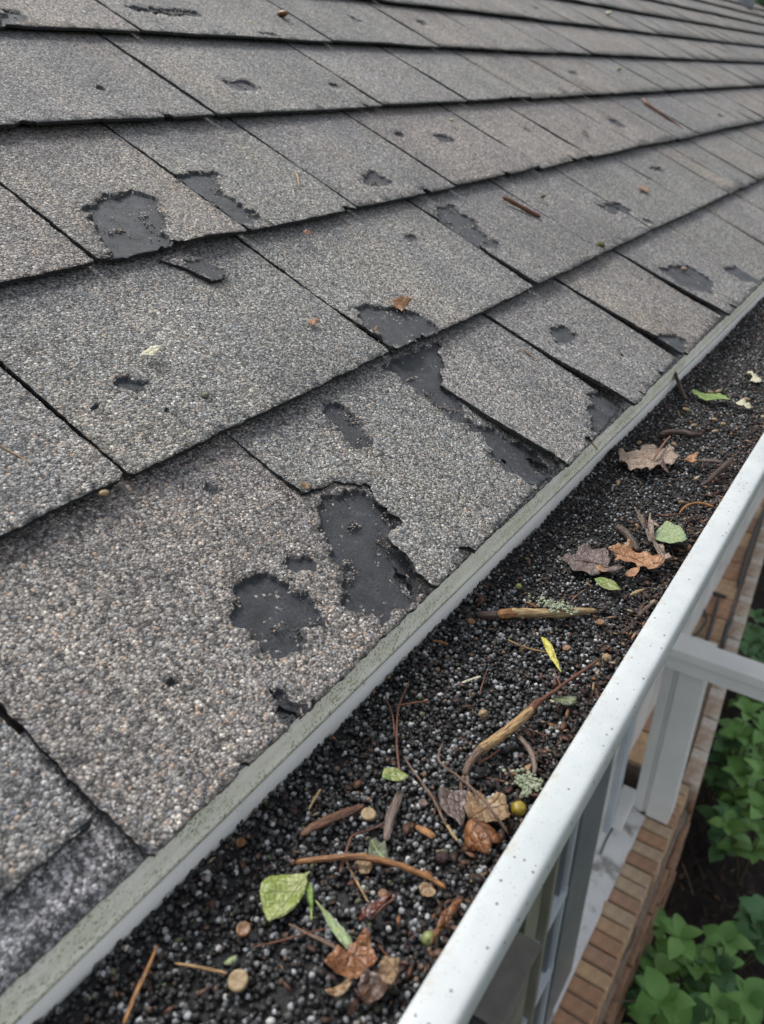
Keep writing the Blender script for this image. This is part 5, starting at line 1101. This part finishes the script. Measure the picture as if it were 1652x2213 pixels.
SH = [(850, 1250, Z4 := (1273, 1739, .2294), 'bright green shrub sprig nearest the brick ledge in the lower right', 'g', -2.55), (1280, 1300, Z4, 'star shaped green shrub tip right of the sprig by the ledge', 'g', -2.6),
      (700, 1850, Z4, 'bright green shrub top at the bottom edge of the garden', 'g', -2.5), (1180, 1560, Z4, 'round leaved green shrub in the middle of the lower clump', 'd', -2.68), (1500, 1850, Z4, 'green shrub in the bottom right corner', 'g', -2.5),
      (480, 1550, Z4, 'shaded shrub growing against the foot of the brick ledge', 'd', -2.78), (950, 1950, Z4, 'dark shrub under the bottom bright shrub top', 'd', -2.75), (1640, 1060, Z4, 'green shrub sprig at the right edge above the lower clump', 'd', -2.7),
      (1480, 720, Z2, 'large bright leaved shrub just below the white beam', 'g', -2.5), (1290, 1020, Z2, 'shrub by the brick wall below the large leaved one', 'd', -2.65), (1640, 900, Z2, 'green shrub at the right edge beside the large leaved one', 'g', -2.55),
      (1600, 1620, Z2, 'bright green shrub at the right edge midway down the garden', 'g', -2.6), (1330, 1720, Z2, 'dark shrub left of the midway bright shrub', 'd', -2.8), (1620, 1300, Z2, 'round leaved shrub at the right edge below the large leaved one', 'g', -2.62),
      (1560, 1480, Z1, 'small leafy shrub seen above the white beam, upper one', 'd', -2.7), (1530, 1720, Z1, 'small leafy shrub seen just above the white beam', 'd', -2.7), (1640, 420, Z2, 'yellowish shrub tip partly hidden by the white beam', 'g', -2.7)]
for si, (a, b, zz_, lab, kind, zt_) in enumerate(SH):
    random.seed(100 + si); q = at_z(*zt(*zz_, [(a, b)])[0], zt_); basep = Vector((q[0] + random.uniform(-.03, .03), q[1] + random.uniform(-.03, .05), GZ - .02))
    sh = empty('shrub', basep, lab, 'shrub', 'shrubs in the garden bed below the eave')
    nst = 3
    for s_ in range(nst):
        tip = q - basep + (Vector((0, 0, 0)) if s_ == 0 else Vector((random.uniform(-.09, .09), random.uniform(-.10, .10), random.uniform(-.16, -.05))))
        P = [Vector((0, 0, 0)), tip * .5 + Vector((random.uniform(-.02, .02), random.uniform(-.02, .02), 0)), tip]
        me, o0 = tube_mesh('stem', P, [.005, .004, .002], 5, .05); link('stem', me, M['stem'], sh, o0)
        for whorl, (f_, cnt, L0) in enumerate(((1.0, 5, .064), (.76, 4, .075), (.52, 3, .07)) if s_ == 0 else ((1.0, 4, .06), (.70, 3, .065))):
            c = P[1].lerp(P[2], max(0, f_ * 2 - 1)) if f_ > .5 else P[0].lerp(P[1], f_ * 2); ph = random.uniform(0, 6)
            for i in range(cnt):
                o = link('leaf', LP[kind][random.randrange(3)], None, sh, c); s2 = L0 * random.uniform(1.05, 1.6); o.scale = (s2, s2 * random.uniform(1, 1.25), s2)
                o.rotation_euler = (random.uniform(-.35, .35), random.uniform(-.45, .15) + (.0 if whorl else -.1), ph + i * 6.283 / cnt + random.uniform(-.3, .3))
# dry stems by the ledge
for lab, pts, r in (('thin pale dry stem crossing from the ledge to the bottom shrub', [(170, 1830), (300, 1850), (480, 1845)], .002), ('grey dry vine hanging beside the lower ledge bricks', [(540, 850), (450, 1100), (410, 1300), (280, 1500)], .006), ('pale bare twig standing in the dark soil', [(870, 530), (930, 680), (985, 850)], .002)):
    P = [at_z(*p, ZL - .12) for p in zt(*Z4, pts)]; me, o0 = tube_mesh('stem', P, [r] * len(P), 6, .1); tag(link('dry_stem', me, M['grwood'], None, o0), lab, 'stem')

# vent pipe far up the roof
pb = RF(1606, 13, .0); vp = empty('vent_pipe', pb, 'small white vent pipe standing at the far end of the roof', 'vent pipe')
me, o0 = tube_mesh('pipe', [Vector((0, 0, -.05)), Vector((0, 0, .2)), Vector((0, 0, .5))], [.035] * 3, 16, 0); link('pipe', me, M['lip'], vp, o0)
me, o0 = tube_mesh('flashing', [Vector((0, 0, -.03)), Vector((0, 0, .04)), Vector((0, 0, .08))], [.06, .055, .04], 16, 0); link('flashing', me, M['frame'], vp, o0)
# trees beyond the end of the roof
def tree(x, y, h, lab, seed):
    random.seed(seed); t = empty('tree', (x, y, GZ), lab, 'tree')
    me, o0 = tube_mesh('trunk', [Vector((0, 0, 0)), Vector((.1, 0, h * .4)), Vector((0, .1, h * .85))], [.22, .15, .05], 10, .1); link('trunk', me, M['bark'], t, o0)
    for k in range(6):
        a = k * 1.05; b0 = Vector((.05, 0, h * (.35 + .07 * k))); me, o0 = tube_mesh('limb', [b0, b0 + Vector((math.cos(a) * 1, math.sin(a) * 1, .7)), b0 + Vector((math.cos(a) * 1.9, math.sin(a) * 1.9, 1.3))], [.08, .05, .02], 6, .1); link('limb', me, M['bark'], t, o0)
    nl = 9000; r0 = np.random.default_rng(seed); cl = r0.normal(0, 1, (46, 3)); cl /= np.linalg.norm(cl, axis=1)[:, None]; cl *= r0.uniform(.4, 1, (46, 1)) * np.array([2.3, 2.3, h * .36]); cl[:, 2] += h * .68
    c = cl[r0.integers(0, 46, nl)] + r0.normal(0, .34, (nl, 3)); d = r0.normal(0, 1, (nl, 3)); d /= np.linalg.norm(d, axis=1)[:, None]; e = np.cross(d, r0.normal(0, 1, (nl, 3))); e /= np.linalg.norm(e, axis=1)[:, None]; s_ = r0.uniform(.05, .10, (nl, 1))
    V = np.stack([c - d * s_, c + e * s_ * .5, c + d * s_, c - e * s_ * .5], 1).reshape(-1, 3); link('crown', mesh_np('crown', V, (np.arange(nl * 4)).reshape(-1, 4)), M['leafd'], t)
tree(-2.5, 12.5, 7.5, 'dark green tree beyond the far end of the roof, nearest the house line', 71); tree(1.8, 15, 8, 'green tree standing farther out beyond the garden', 72)
